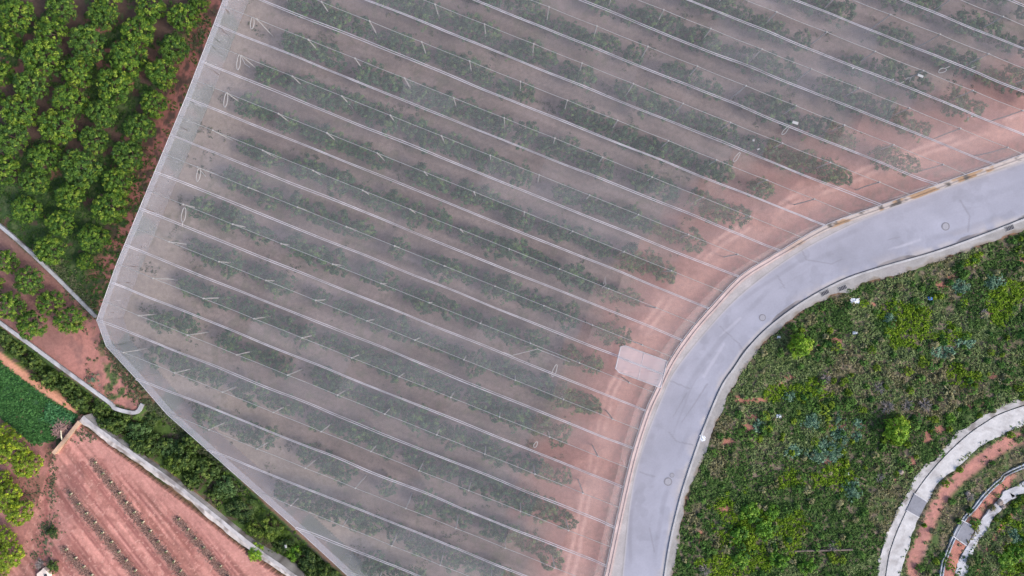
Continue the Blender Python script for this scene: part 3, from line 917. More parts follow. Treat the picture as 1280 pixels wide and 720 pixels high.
# side nets: hang straight from the roof edge to the ground, one panel per half strip
def edge_point(v, side):
    u = urange(v)[side]
    x, y = xy(u, v)
    return x, y
vmin, vmax = _pv.min() + .5, _pv.max() - .5
breaks = sorted([v for k in KS for v in (vseam(k), vseam(k) + 24.87) if vmin < v < vmax] + [float(v) for v in _pv if vmin < v < vmax])
def side_panel(v0, v1, side):
    vs = np.linspace(v0, v1, 6)
    top = [pnet(*edge_point(v, side), NET_Z) for v in vs]
    n, m_ = len(vs), 7
    V = np.zeros((m_, n, 3))
    for i in range(m_):
        for j, p in enumerate(top):
            t = i / (m_ - 1)
            w = (hash2(np.array([int(v0 * 3 + j)]), np.array([i]), 5)[0] - .5) * .14 * math.sin(math.pi * t)
            V[i, j] = (p[0] + w, p[1] + w, p[2] * (1 - t) + -.05 * t)
    ii = np.arange(m_ * n).reshape(m_, n)
    f = np.stack([ii[:-1, :-1], ii[:-1, 1:], ii[1:, 1:], ii[1:, :-1]], -1).reshape(-1, 4)
    mat = M['net_side'] if side == 0 else M['net_open']
    hpart(mk('side_net', V.reshape(-1, 3), f, mat, house, np.full((m_ * n, 3), 1.0 if side == 0 else 1.2), True))
for v0, v1 in zip(breaks[:-1], breaks[1:]):
    if v1 - v0 < .6: continue
    for side in (0, 1):
        a_, b_ = edge_point(v0 + .05, side), edge_point(v1 - .05, side)
        if min(a_[1], b_[1]) < -110 or max(a_[0], b_[0]) > 1400 or max(a_[1], b_[1]) > 815: continue
        if max(a_[1], b_[1]) < -25 or min(a_[1], b_[1]) > 745 or min(a_[0], b_[0]) > 1310: continue
        side_panel(v0 + .05, v1 - .05, side)
for ch, nm in ((np.array(net_l), 'edge_cable'), (net_rc[::6], 'edge_cable')):
    pts = []
    for (x0, y0), (x1, y1) in zip(ch[:-1], ch[1:]):
        for t in np.linspace(0, 1, max(2, int(math.hypot(x1 - x0, y1 - y0) / 6)), endpoint=False):
            x, y = x0 + (x1 - x0) * t, y0 + (y1 - y0) * t
            pts.append(pnet(x, y, NET_Z + .03))
    m = MB(); m.tube(pts, .035, 5); hpart(m.build(nm, M['band'], house))
# hem: the doubled net along the left edges
def hem(ch, w, name):
    ch = np.array([p for a_, b_ in zip(ch[:-1], ch[1:]) for p in np.linspace(a_, b_, max(2, int(math.hypot(b_[0] - a_[0], b_[1] - a_[1]) / 6)), endpoint=False)] + [ch[-1]])
    inn = offset(ch, w)
    V = []
    for q in (ch, inn):
        V += [pnet(x, y, NET_Z + .05) for x, y in q]
    n = len(ch)
    f = np.array([(i, i + 1, n + i + 1, n + i) for i in range(n - 1)])
    hpart(mk(name, V, f, M['net_side'], house, np.full((2 * n, 3), .8)))
hem(np.array(net_l[:6], float), -7, 'edge_hem')
hem(np.array(net_l[5:], float), -8, 'edge_hem')

# poles: the 100 nearest the middle one by one, the rest as one part
n_poles.sort(key=lambda p: (p[0] - 640) ** 2 + (p[1] - 360) ** 2)
def pole_geo(m, x, y, z0=0.0):
    X, Y, _ = pnet(x, y, 0)
    lean = ((x * 7.3) % 1 - .5) * .2
    m.tube([(X + lean, Y - lean, z0), (X + lean * .4, Y, 2.4), (X, Y, RIDGE_Z - .02)], [.07, .065, .055], 6)
    m.tube([(X, Y, RIDGE_Z - .12), (X, Y, RIDGE_Z + .09)], .09, 6)
# far poles show longest (they lean most in the picture): keep those as single parts
far_first = n_poles[::-1]
for x, y in far_first[:100]:
    m = MB(); pole_geo(m, x, y); hpart(m.build('pole', M['pole'], house))
m = MB()
for x, y in far_first[100:]: pole_geo(m, x, y)
o = hpart(m.build('pole', M['pole'], house)); o['kind'] = 'stuff'

# rope loops and lacing scraps on the net
def loop(px, py, a_, b_, ang, tail=None):
    m = MB(); c, s = math.cos(ang), math.sin(ang)
    pts = []
    for i in range(22):
        t = 2 * math.pi * i / 22
        x, y = a_ * math.cos(t) * (1 + .1 * math.sin(3 * t)), b_ * math.sin(t)
        pts.append(pnet(px + x * c - y * s, py + x * s + y * c, RIDGE_Z + .12 + .03 * math.sin(2 * t)))
    m.tube(pts, .04, 5, closed=True)
    if tail: m.tube([pnet(px + q[0], py + q[1], RIDGE_Z + .1) for q in tail], .035, 5)
    hpart(m.build('rope_loop', M['rope'], house))
loop(316.5, 30, 2.2, 7.5, .1, [(3, -6), (8, -2)])
loop(299.5, 79, 2.2, 9.5, .12, [(3, -8), (8, 2), (14, 6)])
loop(283.5, 126, 2.2, 9, .15)
loop(249.5, 219, 2.2, 8.5, .15, [(2, -6), (9, 2)])
loop(231, 269, 2.6, 9, .15, [(-1, 8), (-2, 14)])
loop(693, 463, 2.2, 8, .35)
loop(669.5, 555, 1.8, 4, .5)
loop(1176, 89, 5, 2.6, -.3, [(4, -3), (9, -5)])
loop(980.5, 164, 1.8, 6.5, .7)
loop(920, 197, 1.8, 7, .6)
for q in ([(754, 355), (756, 346), (757, 356), (752, 360)], [(1118, 107), (1123, 105), (1128, 103)], [(1130, 101), (1133, 98), (1137, 98), (1135, 103)],
          [(630, 440), (640, 444), (672, 436), (700, 447)], [(671, 435), (676, 438), (690, 443), (712, 452)], [(1208, 152), (1208, 146)], [(1212, 86), (1218, 84)]):
    m = MB(); m.tube([pnet(x, y, RIDGE_Z + .1) for x, y in q], .03, 5); hpart(m.build('lacing', M['rope'], house))
def scrap(px, py, w, h_, ang):
    m = MB(); X, Y, _ = pnet(px, py, 0); m.box(X, Y, RIDGE_Z + .06, RIDGE_Z + .1, w * .07, h_ * .065, ang, bev=.02); hpart(m.build('mended_spot', M['wire'], house))
scrap(993, 154, 9, 4.5, -.3); scrap(1149, 95.5, 9, 4, -.35); scrap(1115, 100, 2, 2, .2); scrap(1213, 146, 2, 2, .2); scrap(358, 682, 3, 5, .2); scrap(941, 176, 3, 3, 0)
scrap(947, 187, 4, 2, .4); scrap(1065, 86, 3, 2, .4); scrap(1277, 169, 3, 3, 0)

# the doubled rectangular net over the gateway
PATCH = [(776, 430), (833, 451), (825, 484), (768, 463)]
pp = []
for i, (x, y) in enumerate(PATCH):
    a_, b_ = PATCH[i - 1], PATCH[(i + 1) % 4]
    for t, q in ((.08, a_), (.0, None), (.08, b_)):
        if q is None: continue
        pp.append((x + (q[0] - x) * t * (1.1 if i in (0, 3) else .1), y + (q[1] - y) * t * (1.1 if i in (0, 3) else .1)))
V = [pnet(x, y, RIDGE_Z + .18) for x, y in pp]
V2 = V + [pnet(800.5, 457, RIDGE_Z + .22)]
o = hpart(mk('gateway_net', V2, [(i, (i + 1) % len(V), len(V)) for i in range(len(V))], M['net_patch'], house, np.full((len(V2), 3), 1.0)))
m = MB(); m.tube(V, .06, 5, closed=True); m.tube([pnet(804, 441, RIDGE_Z + .2), pnet(797, 473, RIDGE_Z + .2)], .03, 4); m.tube([pnet(772, 446, RIDGE_Z + .2), pnet(829, 468, RIDGE_Z + .2)], .07, 4)
hpart(m.build('gateway_frame', M['band'], house))

# ------------------------------------------------------------------ young trees in rows under the net
def seen(x, y, mrg=10): return -mrg < x < 1280 + mrg and -mrg < y < 720 + mrg
rows = {}
for k, x, y, u in tree_spots:
    gx, gy, _ = pnet(x, y, 0)
    kz = S * (H - 1.2) / H
    px, py = gx / kz + 640, 360 - gy / kz
    if seen(px, py): rows.setdefault(k, []).append((px, py, gx, gy))
all_t = []
keys = sorted(rows, reverse=True)                   # bottom row first
for ri, k in enumerate(keys):
    lst = sorted(rows[k], key=lambda q: -q[0])      # from the road end
    cut = lst[0][0] > 1255
    for i, (px, py, gx, gy) in enumerate(lst):
        fr = 'right picture edge' if cut else 'road end'
        all_t.append((hr.uniform(1.08, 1.6), gx, gy, f"young tree under net, {ORD[i]} from {fr} in {ORD[ri]} row from bottom"))
print("net trees", len(all_t))
all_t.sort(key=lambda q: -q[0])
for R_, gx, gy, lab in all_t[:300]:
    t = empty('young_fruit_tree', (gx + hr.uniform(-.35, .35), gy + hr.uniform(-.35, .35), 0), hr.uniform(-.3, .3) - math.radians(21.8) + (math.pi if hr.random() < .5 else 0))
    tag(t, lab, 'tree', 'young trees in rows under the net')
    c = link('crown', hr.choice(YOUNG), t); f = hr.uniform(.85, 1.15); c.scale = (R_ * f * 1.08, R_ / f, R_ * hr.uniform(.95, 1.2))
    b_ = link('trunk', hr.choice(YOUNG_T), t); b_.scale = (R_, R_, R_)
if len(all_t) > 300:
    vs, fs, cs, b_ = [], [], [], 0
    for R_, gx, gy, lab in all_t[300:]:
        me = hr.choice(YOUNG); n = len(me.vertices)
        v = np.zeros(n * 3, np.float32); me.vertices.foreach_get("co", v); v = v.reshape(-1, 3) * R_ + [gx, gy, 0]
        c = np.zeros(n * 4, np.float32); me.color_attributes["Col"].data.foreach_get("color", c)
        f = np.arange(n).reshape(-1, 4) + b_
        vs.append(v); fs.append(f); cs.append(c.reshape(-1, 4)[:, :3]); b_ += n
    o = mk('young_fruit_trees', np.vstack(vs), np.vstack(fs), M['leaf'], None, np.vstack(cs)); tag(o, 'the smallest of the young trees under the net', 'trees', kind='stuff')

# ------------------------------------------------------------------ citrus orchard, top left: (x, y, radius) in pixels, by leaning rows
OR_ROWS = [
    [(8, 2, 14), (-6, 28, 12), (22, 20, 22), (10, 55, 18), (3, 92, 15), (-7, 123, 13)],
    [(77, 10, 20), (65, 40, 20), (53, 72, 24), (40, 107, 23), (25, 140, 22), (15, 173, 21), (6, 212, 19)],
    [(135, 3, 17), (128, 20, 18), (110, 55, 23), (98, 90, 21), (87, 125, 21), (72, 158, 23), (57, 197, 20), (43, 227, 19), (33, 262, 19)],
    [(188, 10, 20), (172, 40, 21), (160, 73, 23), (143, 108, 23), (128, 142, 20), (118, 175, 19), (102, 210, 24), (88, 245, 19), (77, 279, 19), (62, 312, 20)],
    [(250, 2, 14), (230, 22, 19), (218, 62, 20), (203, 92, 20), (193, 130, 18), (175, 160, 20), (160, 195, 21), (147, 228, 20), (137, 260, 21), (117, 298, 19), (107, 327, 11)]]
og = random.Random(5)
for ri, lst in enumerate(OR_ROWS[::-1]):
    for i, (x, y, r) in enumerate(lst):
        R_ = r * S * og.uniform(.95, 1.05)
        t = plant('citrus_tree', CITRUS, CITRUS_T, x, y, .95, R_, f"round green citrus tree, {ORD[i]} down the {ORD[ri]} row left of net house", 'tree', 'citrus trees in the orchard left of the net house', rng=og)
for i, (x, y, r, lab) in enumerate([(8, 327, 16, 'citrus tree cut by the left edge just below the thin grey wall'), (37, 351, 19, 'citrus tree uppermost on the pink soil between two walls'), (12, 383, 20, 'citrus tree at the left edge above the white topped wall'),
                                  (63, 378, 17, 'smallest citrus tree in the group between the two walls'), (87, 400, 19, 'rightmost citrus tree in the group between the two walls'), (40, 407, 19, 'lowest citrus tree in the group beside the white topped wall'), (-6, 356, 12, 'citrus crown barely showing at the left edge between two walls')]):
    plant('citrus_tree', CITRUS, CITRUS_T, x, y, .95, r * S, lab, 'tree', 'citrus trees between the two walls', rng=og)
for x, y, r, lab in [(3, 543, 15, 'yellow green tree at the left edge, top of the upper hedge row'), (15, 562, 20, 'yellow green tree in the middle of the upper hedge row'), (34, 580, 18, 'yellow green tree ending the upper hedge row by the pink field'),
                     (1, 600, 14, 'yellow green tree at the left edge, start of the middle hedge row'), (8, 620, 19, 'yellow green tree in the middle of the middle hedge row'), (24, 639, 18, 'yellow green tree ending the middle hedge row'), 
                     (2, 672, 16, 'yellow green tree starting the lowest hedge row at left edge'), (12, 694, 18, 'yellow green tree ending the lowest hedge row at left edge'), (-4, 715, 14, 'yellow green tree cut by the bottom left corner')]:
    plant('citrus_tree', YELLOW, CITRUS_T, x, y, .95, r * S, lab, 'tree', 'yellow green trees at the left edge', rng=og)

# ------------------------------------------------------------------ bushes in the gully
gb = random.Random(9)
GB = [(20, 437, 14), (44, 452, 13), (60, 474, 15), (85, 483, 13), (100, 505, 16), (125, 512, 14), (130, 532, 11), (150, 528, 17), (175, 540, 17), (172, 560, 12), (192, 556, 18), (215, 560, 14), (215, 583, 14), (232, 572, 18), (240, 602, 12), (255, 590, 19),
      (268, 620, 13), (282, 610, 16), (288, 640, 13), (300, 640, 18), (318, 664, 13), (340, 660, 15), (356, 684, 12), (385, 700, 15), (410, 714, 13), (5, 420, 12), (190, 522, 12), (240, 550, 12), (390, 716, 12)]
whr = lambda x: 'beside the white topped wall' if x < 140 else 'between the retaining wall and the net house'
for i, (x, y, r) in enumerate(GB):
    plant('gully_bush', BUSH, BUSH_T, x, y, .45, r * S, f"dark green bush, {ORD[i]} in the gully band counted from its upper left end", 'bush', 'bushes filling the gully', rng=gb, flat=gb.uniform(.7, 1.1))
plant('lime_bush', LIME, BUSH_T, 320, 691, .75, 11 * S, 'small bright lime green bush at the lower end of the retaining wall', 'bush', rng=gb, flat=.8)
plant('lime_bush', LEAFY, BUSH_T, 366, 693, .5, 11 * S, 'bright green ragged bush in the gully beside the net house corner', 'bush', rng=gb, flat=.8)

# ------------------------------------------------------------------ stuff: weeds, grass, crop
def scatter(name, pts, leaves, ln, h_, cols, seed, label, spread=1.0, flatn=.6, mat='grass'):
    """pts: (x, y) picture points with one tuft each; cols: colour per tuft"""
    rng = np.random.default_rng(seed)
    pts = np.asarray(pts, float); n = len(pts)
    z = ground_height(pts[:, 0], pts[:, 1])
    base = np.stack([(pts[:, 0] - 640) * S, (360 - pts[:, 1]) * S, z], 1)
    i = np.repeat(np.arange(n), leaves)
    sc = np.repeat(rng.uniform(.5, 1.2, n) + (rng.random(n) < .15) * .7, leaves)
    d = rng.normal(size=(len(i), 3)) * [spread, spread, 1]
    d[:, 2] = np.abs(d[:, 2])
    d /= np.linalg.norm(d, axis=1)[:, None]
    hh = np.broadcast_to(h_, n)[i] if not np.isscalar(h_) else h_
    q = base[i] + d * (np.array([1, 1, 0]) * (ln * 1.9 * sc)[:, None] + np.array([0, 0, 1]) * (hh * sc * rng.uniform(.3, 1, len(i)))[:, None])
    q[:, 2] += .03
    nr = d * (1 - flatn) + rng.normal(size=d.shape) * .45 + np.array([0, 0, flatn])
    s = rng.uniform(.6, 1.4, len(i)) * ln
    v, f = leaf_quads(q, nr, s, s * .5, rng)
    c = np.asarray(cols)[i] * rng.uniform(.8, 1.2, len(i))[:, None]
    o = mk(name, v, f, M[mat], None, np.repeat(c, 4, 0))
    return tag(o, label, kind='stuff')

def rand_in(poly, n, rng, mrg=15):
    p = np.asarray(poly, float)
    lo = np.maximum(p.min(0), [-60, -60]); hi = np.minimum(p.max(0), [1340, 780])
    q = rng.uniform(lo, hi, (n, 2))
    return q[inside(q[:, 0], q[:, 1], poly)]

rs = np.random.default_rng(77)
q = rand_in(SCRUB, 46000, rs)
x, y = q[:, 0], q[:, 1]
ring_side = inside(x, y, [tuple(p) for p in path1_r] + [(1480, 860)])
onconc = inside(x, y, PATH1) | inside(x, y, PATH3) | inside(x, y, CHAN) | inside(x, y, [(1202, 650), (1220, 660), (1208, 682), (1191, 670)])
edge_ok = dist(x, y, walk_o) > -1
red = np.zeros(len(x), bool)
for (qx, qy, rx, ry) in RED_PATCH: red |= np.hypot((x - qx) / rx, (y - qy) / ry) < .8
ringsoil = ring_side & (dist(x, y, path1_r) < 24) & (dist(x, y, path1_r) > 5) & (fbm(x, y, 9, 33) + fbm(x, y, 40, 21) * .5 > .50)
ring2 = inside(x, y, strip_poly(chan_c, path3_l)) & (rs.random(len(x)) < .7)
ringdry = ring_side & (dist(x, y, path3_r) > 0) & ~inside(x, y, [tuple(p) for p in path3_r] + [(1480, 860)])
keep = ~(ringdry & (rs.random(len(x)) < .45)) & ~onconc & edge_ok & ~(red & (rs.random(len(x)) < .9)) & ~(ringsoil & (rs.random(len(x)) < .9)) & ~ring2
# weeds creep over the edges of the concrete
creep = onconc & (np.minimum(dist(x, y, path1_r), np.minimum(dist(x, y, chan_c), np.minimum(dist(x, y, path3_r), dist(x, y, path3_l)))) < 4.5) & (fbm(x, y, 14, 205) > .5)
q = q[keep | creep]; x, y = q[:, 0], q[:, 1]
ringdry = inside(x, y, [tuple(p) for p in path1_r] + [(1480, 860)]) & ~inside(x, y, [tuple(p) for p in path3_r] + [(1480, 860)])
ell = lambda L: np.max([1 - np.hypot((x - a_) / c_, (y - b_) / d_) for a_, b_, c_, d_ in L], 0)
BR = [(940, 665, 66, 52), (930, 665, 50, 45), (1030, 598, 42, 22), (918, 705, 60, 22), (1000, 655, 30, 25), (1262, 690, 26, 38), (1245, 385, 45, 40), (1140, 400, 55, 26), (1105, 395, 20, 25), (985, 600, 20, 20), (1190, 470, 30, 14), (1015, 485, 22, 12), (1225, 330, 40, 16), (1080, 380, 20, 14), (970, 490, 16, 10), (870, 690, 14, 20), (1195, 420, 40, 18)]
BL = [(1030, 565, 26, 20), (1066, 611, 14, 18), (1016, 528, 14, 14), (1240, 352, 16, 12), (1200, 358, 14, 9), (1110, 397, 10, 10), (1046, 540, 14, 12), (985, 497, 10, 8), (1180, 440, 20, 10), (990, 565, 12, 12), (1268, 672, 8, 14), (1205, 428, 20, 10), (1076, 530, 12, 8), (1070, 545, 10, 8), (945, 533, 10, 8)]
DR = [(1150, 508, 50, 11), (1100, 505, 30, 10), (1040, 478, 34, 16), (1160, 340, 60, 20), (1075, 372, 40, 12), (1020, 398, 30, 10), (1250, 310, 50, 14), (1200, 390, 40, 14), (1060, 460, 40, 16), (1140, 470, 50, 14), (1225, 480, 40, 14), (1090, 490, 30, 12), (895, 560, 14, 60), (870, 640, 12, 60), (1110, 620, 16, 60), (1180, 640, 20, 60), (1225, 575, 50, 20), (1230, 640, 20, 30)]
nz = fbm(x, y, 26, 401); nz2 = fbm(x, y, 10, 403); nz3 = fbm(x, y, 60, 407, 3)
sB = ell(BR) * 1.5 + (nz - .5) * 3.0 + (nz2 - .5) * .9 - .20 - ringdry * .6
sT = ell(BL) * 2.4 + (nz2 - .5) * 1.2 - .4 + (nz3 - .5) * 1.2
sD = ell(DR) * 1.0 + (fbm(x, y, 28, 409) - .5) * 3.2 - .06 + ringdry * .7
sG = (fbm(x, y, 30, 411) - .5) * 2.6 + .26
cls = np.argmax(np.stack([sB, sT, sD, sG]), 0)
r3 = lambda n: rs.random(n)[:, None]
def pal(a_, b_, n): w = r3(n); return np.array(a_) * (1 - w) + np.array(b_) * w
i = np.where(cls == 0)[0]; n = len(i)
scatter('green_weeds', q[i], 9, .105, .35, pal([.06, .125, .008], [.17, .25, .018], n), 1, 'bright yellow green weeds')
i = np.where(cls == 1)[0]; n = len(i)
scatter('blue_green_weeds', q[i], 9, .12, .3, pal([.05, .115, .06], [.20, .31, .21], n), 2, 'blue green low weeds')
i = np.where((cls == 2) & (rs.random(len(x)) < .62))[0]; n = len(i)
scatter('dry_grass', q[i], 10, .10, .3, pal([.11, .105, .045], [.23, .215, .12], n), 3, 'dry beige grass and dead stalks', flatn=.3)
i = np.where((cls == 3) & (rs.random(len(x)) < .8))[0]; n = len(i)
scatter('scrub_grass', q[i], 9, .11, .3, np.where((fbm(q[i][:, 0], q[i][:, 1], 45, 431, 3) > .52)[:, None], pal([.085, .125, .04], [.165, .205, .085], n), pal([.032, .072, .018], [.085, .145, .036], n)), 4, 'dark green scrub grass')
# taller weed clumps standing out of the cover
qc = rand_in(SCRUB, 1500, rs); x, y = qc[:, 0], qc[:, 1]
kp = ~(inside(x, y, strip_poly(path1_r, path3_l)) & (rs.random(len(x)) < .7)) & ~(inside(x, y, PATH1) | inside(x, y, PATH3) | inside(x, y, CHAN)) & (dist(x, y, walk_o) > 6) & (fbm(x, y, 9, 33) + fbm(x, y, 40, 21) * .5 < .8)
qc = qc[kp]; n = len(qc)
ck = fbm(qc[:, 0], qc[:, 1], 26, 401) + (rs.random(n) - .5) * .25
pc = np.where((ck > .6)[:, None], pal([.07, .12, .01], [.14, .19, .02], n), np.where((ck < .40)[:, None], pal([.11, .11, .05], [.20, .19, .10], n), pal([.03, .08, .018], [.08, .15, .03], n)))
scatter('weed_clumps', qc, 46, .17, .75, pc, 14, 'taller weed clumps on the scrub slope', flatn=.5)
# gully ground cover
q2 = rand_in(GULLY, 5200, rs)
scatter('gully_grass', q2, 9, .12, .35, pal([.03, .06, .012], [.075, .125, .018], len(q2)), 5, 'dark green ground cover in the gully')
# orchard grass
q3 = rand_in(ORCH, 16000, rs); x, y = q3[:, 0], q3[:, 1]
kp = fbm(x, y, 9, 33) * .6 + fbm(x, y, 40, 21) * .4 + smooth01(y, 150, 290) * .16 > .50
q3 = q3[kp]
scatter('orchard_grass', q3, 8, .085, .16, pal([.025, .065, .018], [.065, .12, .025], len(q3)), 6, 'low grass between the citrus trees')
q4 = rand_in(CROP, 5200, rs)
scatter('crop_foliage', q4, 8, .10, .16, pal([.022, .075, .02], [.065, .16, .045], len(q4)), 7, 'dense dark green low crop')
lush = rand_in([(62, 504), (95, 519), (90, 528), (70, 535), (58, 522)], 500, rs)
scatter('crop_foliage', lush, 8, .15, .35, pal([.03, .10, .035], [.075, .19, .075], len(lush)), 8, 'larger leafy corner of the green crop')
# weeds at the foot of the net house and on the apex path
q5 = np.vstack([rand_in(SMALL, 2600, rs)]); x, y = q5[:, 0], q5[:, 1]
q5 = q5[(fbm(x, y, 9, 33) > .57) & (x > 100)]
ex = []
for p0, p1, m_ in (((62, 320), (118, 392), 420), ((130, 425), (178, 500), 260), ((180, 500), (300, 618), 500), ((240, 60), (262, 20), 60)):
    t = rs.random((m_, 1)); ex.append(np.array(p0) * (1 - t) + np.array(p1) * t + rs.normal(size=(m_, 2)) * 5)
q5 = np.vstack([q5] + ex)
scatter('verge_weeds', q5, 8, .10, .25, pal([.04, .07, .025], [.12, .12, .07], len(q5)), 9, 'sparse weeds along the net edge and walls')
# clods and straw along the field rows, weeds at its margin
cl_ = []
for p, r in FROWS:
    L = math.hypot(r[0] - p[0], r[1] - p[1]); t = rs.random((int(L * 12), 1))
    cl_.append(np.array(p) * (1 - t) + np.array(r) * t + rs.normal(size=(len(t), 2)) * 2.6)
cl_ = np.vstack(cl_)
scatter('straw_mulch', cl_, 4, .06, .05, pal([.19, .11, .088], [.33, .215, .175], len(cl_)), 10, 'brown straw and clods along the seedling rows')
mg = np.vstack([rs.normal([66, 600], [4, 22], (90, 2)), rs.normal([64, 660], [7, 8], (120, 2)), rs.normal([52, 690], [7, 14], (60, 2)), rs.normal([40, 615], [8, 12], (70, 2)), rs.normal([110, 542], [8, 5], (60, 2)), rs.normal([75, 545], [6, 5], (60, 2))])
scatter('field_weeds', mg, 7, .075, .12, pal([.05, .08, .04], [.10, .11, .06], len(mg)), 12, 'scattered small weeds on the field margin')
# dry brush along the net house side and leaf litter below the net
q6 = rs.uniform([100, -20], [1300, 740], (26000, 2)); x, y = q6[:, 0], q6[:, 1]
kk = (H - NET_Z) / H
inn = inside(x, y, [(640 + (a_ - 640) * kk, 360 + (b_ - 360) * kk) for a_, b_ in NET_POLY])
_, vv = uv(640 + (x - 640) / kk, 360 + (y - 360) / kk)
fr = np.abs(((vv - vseam(0)) / 49.75) % 1 - .5)
dr = dist(x, y, net_rc)
kp = inn & (dr > 70) & ((fr < .13) & (fbm(x, y, 30, 505) > .42) | (fbm(x, y, 22, 501) > .68))
q6 = q6[kp]
scatter('row_weeds', q6, 7, .10, .15, pal([.04, .055, .03], [.12, .115, .075], len(q6)), 13, 'thin weeds below the net')

# ------------------------------------------------------------------ single shrubs on the scrub slope
sb = random.Random(21)
plant('lime_bush', LIME, BUSH_T, 1000, 432, .75, 15 * S, 'round bright lime green bush nearest the road bend', 'bush', 'two lime bushes on the scrub', rng=sb)
plant('lime_bush', LIME, BUSH_T, 1120, 537, .75, 17 * S, 'round bright lime green bush in the middle of the scrub', 'bush', 'two lime bushes on the scrub', rng=sb)
for x, y, r, lab in [(1066, 612, 12, 'largest blue green shrub, alone above the bright weeds'), (1040, 562, 10, 'blue green shrub in the middle of the blue green patch'), (1022, 570, 9, 'blue green shrub on the left of the blue green patch'), (1028, 552, 8, 'blue green shrub at the top of the blue green patch'),
                     (1054, 552, 8, 'blue green shrub at the right of the blue green patch'), (1008, 565, 7, 'small blue green shrub at the far left of the patch'), (1016, 526, 8, 'blue green shrub above a pink soil streak'), (1048, 524, 8, 'dark blue green shrub right of the pink streak'), (987, 494, 7, 'blue green shrub left of the white tin'),
                     (1240, 353, 9, 'blue green shrub below the pavement near the right edge'), (1203, 358, 8, 'blue green shrub beside a red soil spot near the pavement'), (1112, 397, 7, 'small blue green shrub below the road bend'), (1268, 672, 8, 'blue grey shrub in the bottom right corner')]:
    plant('blue_green_shrub', TEAL, None, x, y, .35, r * S, lab, 'shrub', 'blue green shrubs on the scrub', rng=sb)
for x, y, r, lab in [(938, 640, 13, 'bright leafy shrub at the left of the bright green thicket'), (955, 662, 13, 'bright leafy shrub in the middle of the bright green thicket'), (922, 668, 12, 'bright leafy shrub at the lower left of the thicket'), (965, 640, 10, 'bright leafy shrub at the upper right of the thicket'), (975, 700, 12, 'bright leafy shrub just below the timber beam'),
                     (1010, 707, 11, 'bright leafy shrub at the bottom edge below the beam'), (925, 700, 11, 'bright leafy shrub at the bottom edge of the thicket'), (1258, 700, 12, 'bright leafy shrub in the bottom right corner'), (1272, 690, 11, 'bright leafy shrub cut by the right edge at bottom'), (1188, 522, 7, 'small yellow green shrub left of the wide path')]:
    plant('leafy_shrub', LEAFY, None, x, y, .4, r * S, lab, 'shrub', 'bright leafy shrubs on the scrub', rng=sb)
def twig_bush(px, py, r, label, seed):
    rg = random.Random(seed); m = MB()
    for k in range(46):
        a_ = rg.uniform(0, 6.28); el = rg.uniform(.15, 1.2); L = r * S * rg.uniform(.6, 1.1)
        p0 = (rg.uniform(-.08, .08), rg.uniform(-.08, .08), 0)
        p1 = (math.cos(a_) * math.cos(el) * L * .55, math.sin(a_) * math.cos(el) * L * .55, math.sin(el) * L * .55)
        a2 = a_ + rg.uniform(-.4, .4)
        p2 = (math.cos(a2) * math.cos(el) * L, math.sin(a2) * math.cos(el) * L, math.sin(el) * L * .8)
        m.tube([p0, p1, p2], [.03, .024, .012], 4)
        a3 = a_ + rg.uniform(-.9, .9)
        m.tube([p1, (p1[0] + math.cos(a3) * L * .35, p1[1] + math.sin(a3) * L * .35, p1[2] + L * .12)], [.018, .01], 4)
    o = m.build('dead_shrub', M['twig'], None, P(px, py, gz(px, py)))
    tag(o, label, 'shrub', 'grey dead shrubs on the scrub')
for i, (x, y, r, lab) in enumerate([(881, 711, 11, 'grey dead shrub at the bottom edge near the pavement'), (1040, 682, 9, 'grey dead shrub over the end of the timber beam'), (1098, 484, 10, 'grey dead shrub right of a green weed tuft in mid scrub'), (1108, 508, 11, 'grey dead shrub just above the middle lime bush'), (1132, 506, 11, 'grey dead shrub upper right of the middle lime bush'),
                               (1155, 505, 11, 'grey dead shrub at the right end of the dry grey row'), (1030, 473, 9, 'grey dead shrub below the upper lime bush'), (1210, 620, 9, 'grey dead shrub between the wide path and the channel'), (1228, 392, 8, 'grey dead shrub below the pavement at right'), (1098, 596, 8, 'grey dead shrub left of the wide path')]):
    twig_bush(x, y, r, lab, 600 + i)
# timber beam
t = MB(); X, Y, _ = P(1028, 687, 0); t.box(0, 0, 0, .22, 6.6, .2, math.radians(1.5), bev=.04)
tag(t.build('timber_beam', M['timber'], None, (X, Y, gz(1028, 687) + .12)), 'long brown timber beam lying in the weeds at the bottom', 'beam')

# ------------------------------------------------------------------ litter, heap, block, seedlings
def crumple(name, px, py, rx, ry, mat, label, cat, seed, hgt=.25, grp=None):
    rg = np.random.default_rng(seed); n = 9
    g = np.linspace(-1, 1, n); A, B = np.meshgrid(g, g)
    r = np.hypot(A, B); edge = 1 + rg.normal(size=A.shape) * .16
    Xx = A * rx * S * edge; Yy = B * ry * S * edge
    Z = hgt * (.25 + rg.random(A.shape) * .8) * (1.1 - np.clip(r, 0, 1.1) * .8) + .1
    ii = np.arange(n * n).reshape(n, n)
    top = np.stack([Xx, Yy, Z], -1).reshape(-1, 3); bot = top - [0, 0, .03]
    f = [tuple(q) for q in np.stack([ii[:-1, :-1], ii[:-1, 1:], ii[1:, 1:], ii[1:, :-1]], -1).reshape(-1, 4)]
    f += [tuple(n * n + j for j in q[::-1]) for q in list(f)]
    o = mk(name, np.vstack([top, bot]), f, mat, None, None, False, P(px, py, gz(px, py) + .05))
    tag(o, label, cat, grp)
crumple('plastic_sheet', 1068, 376, 5.5, 3, M['plastic'], 'crumpled white plastic sheet lying beside the pavement', 'litter', 1)
crumple('plastic_bag', 973, 520, 3, 2.2, M['plastic'], 'small white bag lying in the left part of the scrub', 'litter', 2)
crumple('plastic_bag', 1058, 592, 2.4, 2, M['plastic'], 'tiny white bag above the largest blue green shrub', 'litter', 3)
